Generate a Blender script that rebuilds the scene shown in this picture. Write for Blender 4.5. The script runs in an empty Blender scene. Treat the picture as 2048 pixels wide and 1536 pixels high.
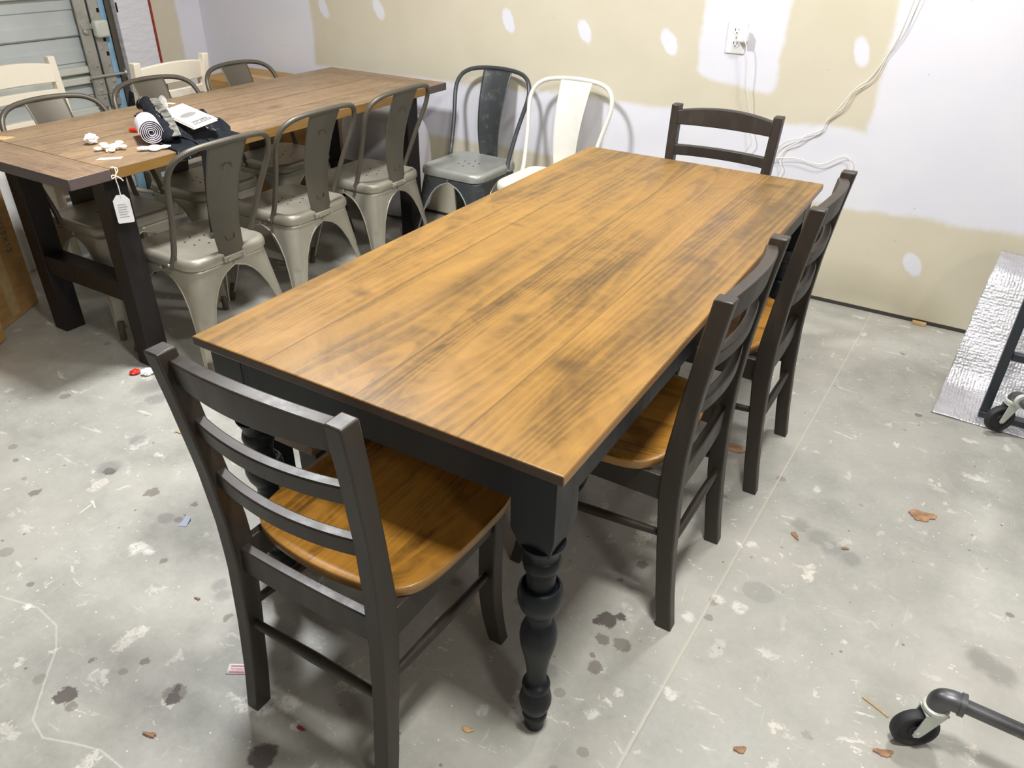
import bpy, bmesh, math, random
from mathutils import Vector, Matrix
PI = math.pi
random.seed(7)
SC = bpy.context.scene
COL = SC.collection

# ------------------------------------------------------------------ camera
cam_d = bpy.data.cameras.new('camera'); cam = bpy.data.objects.new('camera', cam_d); COL.objects.link(cam)
cam.location = (0.85507, -1.79967, 1.51839)
yaw, pitch, roll = math.radians(-30.7682), math.radians(-31.4959), math.radians(0.9861)
fwd = Vector((math.sin(yaw)*math.cos(pitch), math.cos(yaw)*math.cos(pitch), math.sin(pitch)))
rt = Vector((math.cos(yaw), -math.sin(yaw), 0)); up = rt.cross(fwd)
rt2 = rt*math.cos(roll) + up*math.sin(roll); up2 = -rt*math.sin(roll) + up*math.cos(roll)
M = Matrix((rt2, up2, -fwd)).transposed()
cam.rotation_mode = 'QUATERNION'; cam.rotation_quaternion = M.to_quaternion()
cam_d.sensor_width = 36.0; cam_d.lens = 1526.67/2048*36.0; cam_d.clip_start = 0.02
SC.camera = cam

# ------------------------------------------------------------------ world, lights, exposure
w = bpy.data.worlds.new('world'); SC.world = w; w.use_nodes = True
w.node_tree.nodes['Background'].inputs[0].default_value = (0.93, 0.95, 1.0, 1)
w.node_tree.nodes['Background'].inputs[1].default_value = 0.35
SC.view_settings.view_transform = 'Standard'; SC.view_settings.look = 'None'
SC.view_settings.gamma = 1.0; SC.view_settings.use_curve_mapping = False
SC.view_settings.exposure = -0.04
def area(name, loc, target, sx, sy, power, col):
    l = bpy.data.lights.new(name, 'AREA'); l.shape = 'RECTANGLE'; l.size = sx; l.size_y = sy
    l.energy = power; l.color = col
    o = bpy.data.objects.new(name, l); COL.objects.link(o); o.location = loc
    d = Vector(target) - Vector(loc); o.rotation_euler = d.to_track_quat('-Z', 'Y').to_euler()
    return o
area('ceiling_light_right', (3.0, -2.45, 2.45), (0.0, 0.0, 0.2), 0.34, 0.34, 20, (1.0, 0.975, 0.93))
area('ceiling_light_middle', (0.70, -0.95, 2.50), (0.70, -0.95, 0), 0.26, 0.26, 48, (1.0, 0.98, 0.95))
area('ceiling_light_left', (-1.15, 0.0, 2.50), (-1.15, 0.0, 0), 0.26, 0.26, 80, (0.97, 0.98, 1.0))

area('ceiling_light_back', (0.62, 0.80, 2.50), (0.62, 0.80, 0), 0.26, 0.26, 31, (1.0, 0.985, 0.96))

# ------------------------------------------------------------------ node helper
class NT:
    def __init__(s, name, rough=0.5, metal=0.0, color=(.5,.5,.5), spec=0.5, coat=0.0):
        s.m = bpy.data.materials.new(name); s.m.use_nodes = True; s.t = s.m.node_tree
        s.b = s.t.nodes['Principled BSDF']
        s.b.inputs['Base Color'].default_value = (*color, 1); s.b.inputs['Roughness'].default_value = rough
        s.b.inputs['Metallic'].default_value = metal; s.b.inputs['Specular IOR Level'].default_value = spec
        s.b.inputs['Coat Weight'].default_value = coat
    def n(s, typ, **kw):
        nd = s.t.nodes.new(typ)
        for k, v in kw.items():
            if k.startswith('_'): setattr(nd, k[1:], v)
            else: s.put(nd, k.replace('__', ' '), v)
        return nd
    def put(s, nd, k, v):
        if isinstance(k, str) and k.isdigit(): k = int(k)
        if isinstance(v, X): s.t.links.new(v.o, nd.inputs[k])
        elif hasattr(v, 'is_output'): s.t.links.new(v, nd.inputs[k])
        else:
            if isinstance(v, tuple) and len(v) == 3 and nd.inputs[k].type == 'RGBA': v = (*v, 1)
            nd.inputs[k].default_value = v
    def coord(s, kind='Object'):
        return X(s, s.n('ShaderNodeTexCoord').outputs[kind])
    def world(s):
        return X(s, s.n('ShaderNodeNewGeometry').outputs['Position'])
    def xyz(s, v):
        nd = s.n('ShaderNodeSeparateXYZ'); s.put(nd, 0, v)
        return [X(s, nd.outputs[i]) for i in range(3)]
    def vec(s, x, y, z=0.0):
        nd = s.n('ShaderNodeCombineXYZ')
        for i, q in enumerate((x, y, z)): s.put(nd, i, q)
        return X(s, nd.outputs[0])
    def map(s, v, scale=(1,1,1), loc=(0,0,0), rot=(0,0,0)):
        nd = s.n('ShaderNodeMapping'); s.put(nd, 0, v)
        nd.inputs['Location'].default_value = loc; nd.inputs['Rotation'].default_value = rot; nd.inputs['Scale'].default_value = scale
        return X(s, nd.outputs[0])
    def noise(s, v, scale=5.0, detail=3.0, rough=0.5, dist=0.0, w=None):
        nd = s.n('ShaderNodeTexNoise')
        if w is not None: nd.noise_dimensions = '4D'; s.put(nd, 'W', w)
        s.put(nd, 'Vector', v); s.put(nd, 'Scale', scale); s.put(nd, 'Detail', detail); s.put(nd, 'Roughness', rough); s.put(nd, 'Distortion', dist)
        return X(s, nd.outputs['Fac'])
    def voro(s, v, scale=5.0, rand=1.0, out='Distance', feature='F1'):
        nd = s.n('ShaderNodeTexVoronoi'); nd.feature = feature
        s.put(nd, 'Vector', v); s.put(nd, 'Scale', scale); s.put(nd, 'Randomness', rand)
        return X(s, nd.outputs[out])
    def ramp(s, f, stops):
        nd = s.n('ShaderNodeValToRGB'); s.put(nd, 0, f); e = nd.color_ramp.elements
        while len(e) < len(stops): e.new(0.5)
        for i, (p, c) in enumerate(stops):
            e[i].position = p; e[i].color = (*c, 1) if isinstance(c, tuple) else (c, c, c, 1)
        return X(s, nd.outputs[0])
    def mix(s, f, a, b, mode='MIX'):
        nd = s.n('ShaderNodeMix'); nd.data_type = 'RGBA'; nd.blend_type = mode
        s.put(nd, 0, f); s.put(nd, 6, a if isinstance(a, X) else (*a, 1)); s.put(nd, 7, b if isinstance(b, X) else (*b, 1))
        return X(s, nd.outputs[2])
    def sstep(s, v, lo, hi):
        nd = s.n('ShaderNodeMapRange'); nd.interpolation_type = 'SMOOTHSTEP'
        s.put(nd, 0, v); s.put(nd, 1, lo); s.put(nd, 2, hi); s.put(nd, 3, 0.0); s.put(nd, 4, 1.0)
        return X(s, nd.outputs[0])
    def dist(s, v, p):
        nd = s.n('ShaderNodeVectorMath'); nd.operation = 'DISTANCE'; s.put(nd, 0, v); s.put(nd, 1, p)
        return X(s, nd.outputs['Value'])
    def bump(s, h, strength=0.3, distance=0.002):
        nd = s.n('ShaderNodeBump'); s.put(nd, 'Height', h); nd.inputs['Strength'].default_value = strength; nd.inputs['Distance'].default_value = distance
        s.t.links.new(nd.outputs[0], s.b.inputs['Normal'])
    def set(s, k, v): s.put(s.b, k, v)
class X:
    def __init__(s, t, o): s.t = t; s.o = o
    def op(s, o, other=None, rev=False, third=None):
        nd = s.t.t.nodes.new('ShaderNodeMath'); nd.operation = o
        a, b = (other, s) if rev else (s, other)
        s.t.put(nd, 0, a)
        if b is not None: s.t.put(nd, 1, b)
        return X(s.t, nd.outputs[0])
    def __add__(s, o): return s.op('ADD', o)
    __radd__ = __add__
    def __mul__(s, o): return s.op('MULTIPLY', o)
    __rmul__ = __mul__
    def __sub__(s, o): return s.op('SUBTRACT', o)
    def __rsub__(s, o): return s.op('SUBTRACT', o, rev=True)
    def __truediv__(s, o): return s.op('DIVIDE', o)
    def floor(s): return s.op('FLOOR')
    def fract(s): return s.op('FRACT')
    def abs(s): return s.op('ABSOLUTE')
    def sin(s): return s.op('SINE')
    def min(s, o): return s.op('MINIMUM', o)
    def max(s, o): return s.op('MAXIMUM', o)

# ------------------------------------------------------------------ materials
def plain(name, color, rough=0.5, metal=0.0, var=0.08, scale=6.0, bump=0.0, bscale=60.0, spec=0.5):
    t = NT(name, rough, metal, color, spec)
    c = t.coord()
    n = t.noise(c, scale, 4)
    lo = tuple(x*(1-var) for x in color); hi = tuple(min(1, x*(1+var)) for x in color)
    t.set('Base Color', t.ramp(n, [(0.3, lo), (0.7, hi)]))
    if bump: t.bump(t.noise(c, bscale, 3), bump, 0.001)
    return t.m

def wood(name, honey, dark, boards=0.147, x0=0.44, axis='y', contrast=1.0, rough=0.33, edge=None, blotch=0.5, seam=True, spots=(), spec=0.5, seamk=0.6, end=None, seamw=0.014):
    t = NT(name, rough, 0, honey, spec)
    x, y, z = t.xyz(t.coord())
    if axis == 'x': x, y = y, x
    wob = t.noise(t.vec(x*1.0, y*1.2, 0.0), 3, 2) - 0.5
    bi = ((x + x0)/boards).floor()
    rnd = t.noise(t.vec(bi*7.31, bi*3.7, 1.3), 1.7, 0)
    off = bi*3.17
    # broad figure: contour lines of a stretched noise -> cathedral grain
    f = t.noise(t.vec(x*4.6, y*0.36, z*3+off), 1.0, 1.5, 0.45, 0.12)
    saw = (f*30.0).fract()
    lines = t.sstep(saw, 0.0, 0.12)*(1.0 - t.sstep(saw, 0.12, 0.75))
    fine = t.noise(t.vec(x*170.0, y*5.0, z*60+off), 1.0, 3, 0.6)
    mid = t.noise(t.vec(x*22.0, y*0.8, z*9+off), 1.0, 5, 0.65)
    bl = t.noise(t.vec(x*2.6, y*1.1, z+off), 1.6, 5, 0.65, 0.8)
    strk = t.noise(t.vec(x*6.0, y*0.42, off+4.0), 1.0, 4, 0.6)
    chat = t.noise(t.vec(x*10.0, y*9.0, off), 1.2, 5, 0.72, 1.6)
    v = 0.545 + (lines-0.35)*0.14*contrast + (fine-0.5)*0.20*contrast + (mid-0.5)*0.34*contrast + (bl-0.5)*blotch*1.35 + (strk-0.5)*0.80*contrast + (rnd-0.5)*0.30 + (chat-0.5)*0.48
    mid_c = tuple((a*0.5+b*0.5) for a, b in zip(honey, dark))
    hi = tuple(min(1, a*1.30) for a in honey)
    col = t.ramp(v, [(0.20, dark), (0.42, mid_c), (0.60, honey), (0.86, hi)])
    if seam:
        g = ((x + x0)/boards).fract(); e = g.min(1.0 - g)
        col = t.mix((1.0 - t.sstep(e, seamw*0.35, seamw))*seamk*t.sstep(bl, 0.25, 0.50), col, dark)
    for (sx, sy, rx, ry, k) in spots:
        dd = t.dist(t.vec((x + wob*0.05)/rx, (y + (chat-0.5)*0.05)/ry, 0.0), (sx/rx, sy/ry, 0))
        col = t.mix((1.0 - t.sstep(dd + (mid-0.5)*0.9, 0.1, 1.0))*k, col, dark)
    if edge is not None:
        g = t.n('ShaderNodeNewGeometry'); nx, ny, nz = t.xyz(X(t, g.outputs['Normal']))
        m = t.sstep(nz.abs(), 0.5, 0.8)
        ec = t.mix(fine, tuple(a*0.6 for a in edge), tuple(min(1, a*1.35) for a in edge))
        if end is not None: ec = t.mix(t.sstep(ny.abs(), 0.5, 0.8), ec, t.mix(mid, tuple(a*0.5 for a in end), tuple(a*1.6 for a in end)))
        col = t.mix(m, ec, col)
    t.set('Base Color', col)
    t.set('Roughness', t.ramp(bl, [(0.2, rough-0.05), (0.8, rough+0.10)]))
    t.bump(fine*0.6 + mid*0.4, 0.12, 0.001)
    return t.m

MAT = {}
MAT['table_top'] = wood('honey_stained_pine', (0.245, 0.130, 0.029), (0.062, 0.034, 0.013), boards=0.235, x0=0.47, blotch=0.6, edge=(0.30,0.15,0.045), end=(0.050,0.026,0.012), seamk=0.5, rough=0.34,
    spots=((0.28,-0.62,.06,.05,.6), (0.10,-0.50,.030,.02,.4), (-0.29,-0.58,.05,.03,.5), (-0.22,0.02,.05,.02,.4), (0.31,0.05,.05,.04,.4), (0.30,0.82,.07,.035,.6), (0.02,-0.70,.008,.03,.7), (-0.12,-0.35,.04,.40,.45), (0.16,0.0,.03,.4,.35)))
MAT['bench_wood'] = wood('brown_bench_board', (0.20, 0.115, 0.06), (0.07, 0.04, 0.022), boards=0.3, x0=0.15, rough=0.45, seam=False)
MAT['seat_wood'] = wood('honey_seat_wood', (0.33, 0.155, 0.024), (0.045, 0.019, 0.006), boards=0.12, x0=0.25, contrast=1.0, blotch=0.9, rough=0.28, edge=(0.34,0.18,0.055), seamk=0.15)
MAT['rustic_top'] = wood('weathered_brown_board', (0.30, 0.20, 0.112), (0.10, 0.065, 0.04), boards=0.197, x0=0.395, contrast=0.75, blotch=0.35, rough=0.42, edge=(0.24, 0.13, 0.032), spots=((0.12,0.1,.03,.06,.5),(-0.1,0.6,.04,.05,.4),(0.2,-0.4,.05,.2,.4)), seamk=0.95, seamw=0.022)
MAT['rustic_end'] = wood('weathered_end_board', (0.27, 0.175, 0.105), (0.10, 0.065, 0.042), boards=0.3, x0=0.15, axis='x', contrast=0.75, blotch=0.35, rough=0.42, edge=(0.11, 0.08, 0.075), seam=False)

def painted(name, color, rub=(0.2,0.12,0.07), rough=0.32, amt=0.35, spec=0.5):
    t = NT(name, rough, 0, color, spec)
    c = t.coord(); n = t.noise(t.map(c, (8, 8, 2.0)), 3, 5, 0.65); n2 = t.noise(c, 160, 2)
    t.set('Base Color', t.mix(t.sstep(n, 0.5, 0.75)*amt, color, rub))
    t.set('Roughness', t.ramp(n, [(0.3, rough-0.05), (0.7, rough+0.1)]))
    t.bump(n2, 0.06, 0.0006)
    return t.m
MAT['dark_paint'] = painted('dark_brown_black_stain', (0.028, 0.021, 0.015), (0.055, 0.036, 0.024), 0.42, 0.6, 0.55)
MAT['black_blue'] = painted('blue_black_paint', (0.0075, 0.0105, 0.0135), (0.014, 0.019, 0.025), 0.40, 0.5, 0.32)
MAT['cream_paint'] = painted('cream_white_paint', (0.80, 0.72, 0.58), (0.72, 0.62, 0.47), 0.4, 0.3)
MAT['dark_beam'] = painted('dark_stained_beam', (0.014, 0.011, 0.011), (0.030, 0.020, 0.017), 0.45, 0.5, 0.32)

def metalmat(name, color, metal, rough, worn=None, spec=0.5):
    t = NT(name, rough, metal, color, spec)
    c = t.coord(); n = t.noise(c, 7, 4, 0.6); n2 = t.noise(c, 90, 3, 0.6)
    col = t.mix(n, tuple(a*0.8 for a in color), tuple(min(1, a*1.2) for a in color))
    if worn:
        x, y, z = t.xyz(c)
        nn = t.noise(c, 16, 5, 0.7)
        col = t.mix(t.sstep(nn, 0.52, 0.68)*0.6, col, worn)
    t.set('Base Color', col); t.set('Roughness', t.ramp(n, [(0.3, rough-0.06), (0.7, rough+0.08)]))
    t.bump(n2, 0.05, 0.0005)
    return t.m
MAT['gunmetal'] = metalmat('brushed_gunmetal_lacquer', (0.37, 0.345, 0.28), 0.45, 0.42)
MAT['gun_dark'] = metalmat('dark_gunmetal_lacquer', (0.115, 0.102, 0.078), 0.45, 0.45)
MAT['black_metal'] = metalmat('worn_black_metal', (0.075, 0.08, 0.085), 0.5, 0.38, (0.20, 0.20, 0.18))
MAT['black_seat'] = metalmat('rubbed_grey_metal_seat', (0.38, 0.39, 0.36), 0.45, 0.38, (0.42, 0.41, 0.36))
MAT['white_metal'] = metalmat('cream_white_powder_coat', (0.72, 0.70, 0.63), 0.0, 0.38)
MAT['hole'] = plain('hole_shadow_black', (0.004, 0.004, 0.004), 0.9)
MAT['steel'] = metalmat('zinc_steel', (0.55, 0.55, 0.54), 0.9, 0.3)
MAT['rubber'] = plain('black_rubber', (0.018, 0.018, 0.020), 0.6)
MAT['white_plastic'] = plain('white_plastic', (0.85, 0.84, 0.82), 0.35)
MAT['paper'] = plain('white_paper', (0.88, 0.86, 0.86), 0.7, var=0.03)
MAT['blue_scrap'] = plain('pale_blue_paper', (0.48, 0.52, 0.66), 0.7)
MAT['paper_warm'] = plain('cream_card', (0.90, 0.82, 0.70), 0.6, var=0.03)
MAT['ink'] = plain('grey_ink', (0.12, 0.12, 0.12), 0.6)
MAT['red'] = plain('red_plastic', (0.75, 0.035, 0.015), 0.35)
MAT['pink_ink'] = plain('pink_red_ink', (0.62, 0.16, 0.20), 0.6)
MAT['wood_craft'] = plain('pale_plywood', (0.78, 0.68, 0.50), 0.6)
MAT['leaf'] = plain('dry_leaf_brown', (0.40, 0.23, 0.125), 0.7, var=0.4, scale=40)
MAT['tan_chip'] = plain('tan_wood_chip', (0.62, 0.42, 0.20), 0.7, var=0.2, scale=40)
MAT['string'] = plain('white_string', (0.85, 0.80, 0.74), 0.8)
MAT['cord'] = plain('cream_cord', (0.82, 0.78, 0.70), 0.5)
MAT['galv'] = metalmat('galvanised_sheet', (0.50, 0.49, 0.44), 0.5, 0.42, (0.36, 0.34, 0.28))
MAT['door_paint'] = plain('grey_door_enamel', (0.56, 0.59, 0.57), 0.42, var=0.10, scale=3)
MAT['door_cream'] = plain('cream_steel_strut', (0.66, 0.67, 0.58), 0.45, var=0.08)
MAT['blue_film'] = plain('pale_blue_film', (0.34, 0.56, 0.72), 0.35, var=0.15, scale=12)
MAT['wrap'] = plain('white_plastic_wrap', (0.76, 0.74, 0.80), 0.4, var=0.04, bump=0.4, bscale=14)
MAT['dark_fabric'] = None
def fabric():
    t = NT('black_navy_fabric', 0.85, 0, (0.012, 0.016, 0.022), 0.25); c = t.coord()
    v = t.noise(t.map(c, (1, 1.6, 1)), 55, 3, 0.6); w2 = t.noise(c, 9, 2)
    m = t.sstep(v + (w2-0.5)*0.35, 0.70, 0.76)
    t.set('Base Color', t.mix(m, (0.007, 0.009, 0.013), (0.55, 0.55, 0.52)))
    t.bump(t.noise(c, 12, 3), 0.5, 0.006)
    return t.m
MAT['dark_fabric'] = fabric()
def cardboard():
    t = NT('cardboard_brown', 0.75, 0, (0.42, 0.24, 0.08)); c = t.coord(); x, y, z = t.xyz(c)
    n = t.noise(t.map(c, (2, 2, 9)), 4, 4, 0.6); n2 = t.noise(c, 9, 5, 0.7)
    col = t.ramp(n, [(0.3, (0.36, 0.20, 0.065)), (0.7, (0.50, 0.29, 0.10))])
    col = t.mix(t.sstep(n2, 0.58, 0.75)*0.5, col, (0.16, 0.09, 0.03))
    t.set('Base Color', col); return t.m
MAT['cardboard'] = cardboard()
MAT['tape'] = plain('packing_tape_tan', (0.46, 0.32, 0.15), 0.3, var=0.15, scale=20)
def foil():
    t = NT('bubble_foil', 0.36, 0.6, (0.70, 0.69, 0.71)); c = t.coord()
    v = t.voro(t.map(c, (95, 95, 95)), 1.0, 0.35); n = t.noise(c, 16, 4, 0.6); n3 = t.noise(c, 70, 3, 0.6)
    t.bump((1.0 - v)*0.5 + n*0.6 + n3*0.7, 0.75, 0.006)
    t.set('Base Color', t.mix(n, (0.46, 0.455, 0.475), (0.72, 0.71, 0.74)))
    t.set('Roughness', t.ramp(n3, [(0.3, 0.28), (0.7, 0.55)]))
    return t.m
MAT['foil'] = foil()
def clear():
    t = NT('clear_film', 0.08, 0, (0.95, 0.95, 0.93)); t.b.inputs['Alpha'].default_value = 0.28
    t.bump(t.noise(t.coord(), 30, 3), 0.5, 0.003); return t.m
MAT['clear'] = clear()

def floor_mat():
    t = NT('paint_splashed_concrete', 0.36, 0, (0.5, 0.49, 0.45)); p = t.world(); x, y, z = t.xyz(p)
    v = t.vec(x, y, 0.0)
    big = t.noise(v, 1.3, 4, 0.6); mid = t.noise(v, 6, 5, 0.65); fine = t.noise(v, 60, 4, 0.7)
    f = big*0.45 + mid*0.4 + fine*0.15
    col = t.ramp(f, [(0.34, (0.28, 0.275, 0.245)), (0.47, (0.395, 0.39, 0.35)), (0.62, (0.50, 0.49, 0.44))])
    warm = t.noise(v, 2.3, 2)
    col = t.mix(t.sstep(warm, 0.45, 0.7)*0.35, col, (0.52, 0.49, 0.43))
    # pale scuffs of joint compound: streaks in two directions, patchy
    patch = t.sstep(t.noise(v, 2.6, 3, 0.6), 0.50, 0.66)
    s1 = t.noise(t.map(v, (55, 9, 1), rot=(0, 0, 0.5)), 1.0, 4, 0.62, 0.8)
    s2 = t.noise(t.map(v, (10, 48, 1), rot=(0, 0, 0.9)), 1.0, 4, 0.62, 0.8)
    s3 = t.noise(v, 15, 9, 0.74, 0.6)
    s4 = t.noise(t.map(v, (7, 22, 1), rot=(0, 0, -0.5)), 1.0, 9, 0.72, 0.5)
    sc = (t.sstep(s1, 0.66, 0.70)*0.45).max(t.sstep(s2, 0.67, 0.71)*0.45).max(t.sstep(s3, 0.615, 0.635)).max(t.sstep(s4, 0.625, 0.645))
    col = t.mix(sc*(patch*0.65 + 0.32), col, (0.82, 0.79, 0.72))
    # crisp chipped smears of compound
    dn = t.noise(v, 42, 6, 0.75) - 0.5; dn2 = t.noise(t.map(v, loc=(4.1, 8.2, 0)), 42, 6, 0.75) - 0.5
    vs = t.vec(x + dn*0.075, y + dn2*0.075, 0.0)
    brk = t.sstep(t.noise(t.map(v, loc=(2, 6, 0)), 55, 6, 0.8), 0.42, 0.50)*0.75 + 0.25
    dens = t.sstep(t.noise(v, 1.7, 2), 0.40, 0.62)
    for (scl, rot, loc, th) in (((8.5, 4.0, 1), 0.5, (0, 0, 0), 0.30), ((5.0, 11.0, 1), -0.4, (3, 1, 0), 0.27), ((15, 11, 1), 0.9, (7, 2, 0), 0.26)):
        mp = t.map(vs, scl, loc, (0, 0, rot))
        nd = t.n('ShaderNodeTexVoronoi'); t.put(nd, 'Vector', mp); t.put(nd, 'Scale', 1.0)
        d = X(t, nd.outputs['Distance']); r_, g_, b_ = t.xyz(X(t, nd.outputs['Color']))
        rad = (r_*r_*r_*th*(0.45 + dens*0.75)).min(0.19)
        m = (1.0 - t.sstep(d - rad, -0.012, 0.012))*t.sstep(rad, 0.03, 0.05)
        col = t.mix(m*brk*(0.40 + g_*0.45), col, t.mix(b_, (0.66, 0.655, 0.61), (0.80, 0.755, 0.655)))
    # tiny white flecks and dark dots
    fl = t.voro(v, 26.0)
    col = t.mix((1.0 - t.sstep(fl, 0.045, 0.075))*0.75, col, (0.86, 0.84, 0.78))
    dk = t.voro(t.map(v, loc=(3.3, 1.7, 0)), 13.0)
    col = t.mix((1.0 - t.sstep(dk + (fine-0.5)*0.06, 0.035, 0.065))*0.75, col, (0.16, 0.15, 0.13))
    dk2 = t.voro(t.map(v, loc=(7.3, 5.7, 0)), 4.6)
    col = t.mix((1.0 - t.sstep(dk2 + (fine-0.5)*0.10, 0.055, 0.085))*0.6, col, (0.24, 0.22, 0.18))
    # small brown and grey drips of random size
    for (scl, loc, c_) in ((6.5, (1.3, 9.1, 0), (0.20, 0.18, 0.145)), (9.0, (5.5, 2.2, 0), (0.16, 0.13, 0.115)), (3.2, (8.8, 6.1, 0), (0.29, 0.285, 0.265))):
        nd = t.n('ShaderNodeTexVoronoi'); t.put(nd, 'Vector', t.map(t.vec(x + dn*0.018, y + dn2*0.018, 0.0), (scl, scl*1.15, 1), loc)); t.put(nd, 'Scale', 1.0)
        r_, g_, b_ = t.xyz(X(t, nd.outputs['Color'])); rad = r_*r_*r_*0.15
        m = (1.0 - t.sstep(X(t, nd.outputs['Distance']) - rad, -0.015, 0.010))*t.sstep(rad, 0.02, 0.04)
        col = t.mix(m*(0.35 + g_*0.45), col, c_)
    smud = t.noise(t.map(v, (1, 1.7, 1), (4, 4, 0), (0, 0, 0.6)), 3.4, 5, 0.65)
    col = t.mix(t.sstep(smud, 0.56, 0.74)*0.30, col, (0.26, 0.255, 0.235))
    # named stains
    wob = t.noise(v, 38, 4, 0.7) - 0.5; wob2 = t.noise(t.map(v, loc=(9, 4, 0)), 38, 4, 0.7) - 0.5
    vw = t.vec(x + wob*0.042, y + wob2*0.042, 0.0)
    def blob(c, pts, dark, k, soft=0.25, br=None):
        m = None
        for (px, py, r) in pts:
            d = t.dist(vw, (px, py, 0))/r
            m = d if m is None else m.min(d)
        core = 1.0 - t.sstep(m, 1.0-soft, 1.0)
        if br is not None: core = core*br
        return t.mix(core*k, c, dark)
    brown = (0.085, 0.066, 0.060); tan = (0.20, 0.18, 0.145); grey = (0.22, 0.22, 0.205)
    col = blob(col, [(-1.012,-.806,.023),(-1.308,-.996,.018),(.451,-.57,.024),(.401,-.58,.020),(.423,-.665,.021),(-.434,-1.019,.012),(-.735,-.977,.011),(-.856,-.773,.012),(-.491,-1.213,.012),(-.599,-1.28,.010),(.384,-.293,.017),(.356,-.376,.011),(.402,-.636,.009),(-.36,-1.235,.030)], tan, 0.8)
    col = blob(col, [(-.561,-1.366,.024),(-.569,-1.378,.018),(-.350,-1.246,.018),(-.366,-1.226,.012),(-.076,-1.238,.034),(.386,-.519,.030),(.41,-.49,.016),(.365,-.535,.014),(-1.21,-.811,.022)], brown, 0.85)
    col = blob(col, [(-1.23,-.80,.05),(.778,.084,.05),(.716,.108,.04),(.82,.06,.045),(.87,.04,.04),(-.535,-.956,.03),(-.50,-.975,.03),(-1.285,-.657,.04),(1.21,-.15,.05),(1.25,-.17,.05),(-1.55,-.42,.08),(-1.45,-.46,.05)], grey, 0.55, 0.6)
    white = (0.84, 0.82, 0.77)
    col = blob(col, [(-.05,-1.02,.02),(.02,-.97,.03),(-.02,-1.0,.03),(-.12,-1.12,.03),(-.16,-1.15,.035),(-.2,-1.17,.03),(-.066,-1.15,.018),(.33,-.86,.03),(.31,-.83,.02),(1.02,.55,.012),(1.045,.54,.01),(.47,-.78,.02),(.60,-.64,.02),(.50,-.70,.015),(-.84,-.98,.03),(-.80,-.975,.02),(.26,-.90,.02),(.62,-.05,.02),(.6,-.3,.02),(.66,-.30,.025),(.56,-.40,.02)], white, 0.6, 0.5, brk)
    # curly dried line, bottom left (chain of segments)
    pts = [(-.983,-1.282),(-.865,-1.253),(-.77,-1.262),(-.70,-1.306),(-.66,-1.35),(-.60,-1.41),(-.566,-1.443),(-.507,-1.456),(-.44,-1.43),(-.377,-1.409),(-.302,-1.41)]
    dmin = None
    for (a, b) in zip(pts[:-1], pts[1:]):
        L = math.hypot(b[0]-a[0], b[1]-a[1]); ux, uy = (b[0]-a[0])/L, (b[1]-a[1])/L
        rx = x - a[0]; ry = y - a[1]
        al = (rx*ux + ry*uy).max(0.0).min(L); 
        dx = rx - al*ux; dy = ry - al*uy
        d = (dx*dx + dy*dy).op('SQRT'); dmin = d if dmin is None else dmin.min(d)
    col = t.mix((1.0 - t.sstep(dmin + wob*0.006, 0.0008, 0.0036))*0.5, col, (0.68, 0.65, 0.58))
    # control joint filled with sandy grit
    jx = x - 0.573 - (y + 0.867)*0.0285 + wob*0.004
    col = t.mix((1.0 - t.sstep(jx.abs() + fine*0.003 - 0.0015, 0.0014, 0.0038))*0.62, col, (0.60, 0.555, 0.44))
    t.set('Base Color', col)
    t.set('Roughness', t.ramp(mid, [(0.3, 0.34), (0.7, 0.55)]))
    t.bump(mid*0.5 + fine*0.35 - (1.0 - t.sstep(jx.abs(), 0.002, 0.006))*0.6, 0.18, 0.003)
    return t.m
MAT['floor'] = floor_mat()

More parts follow.
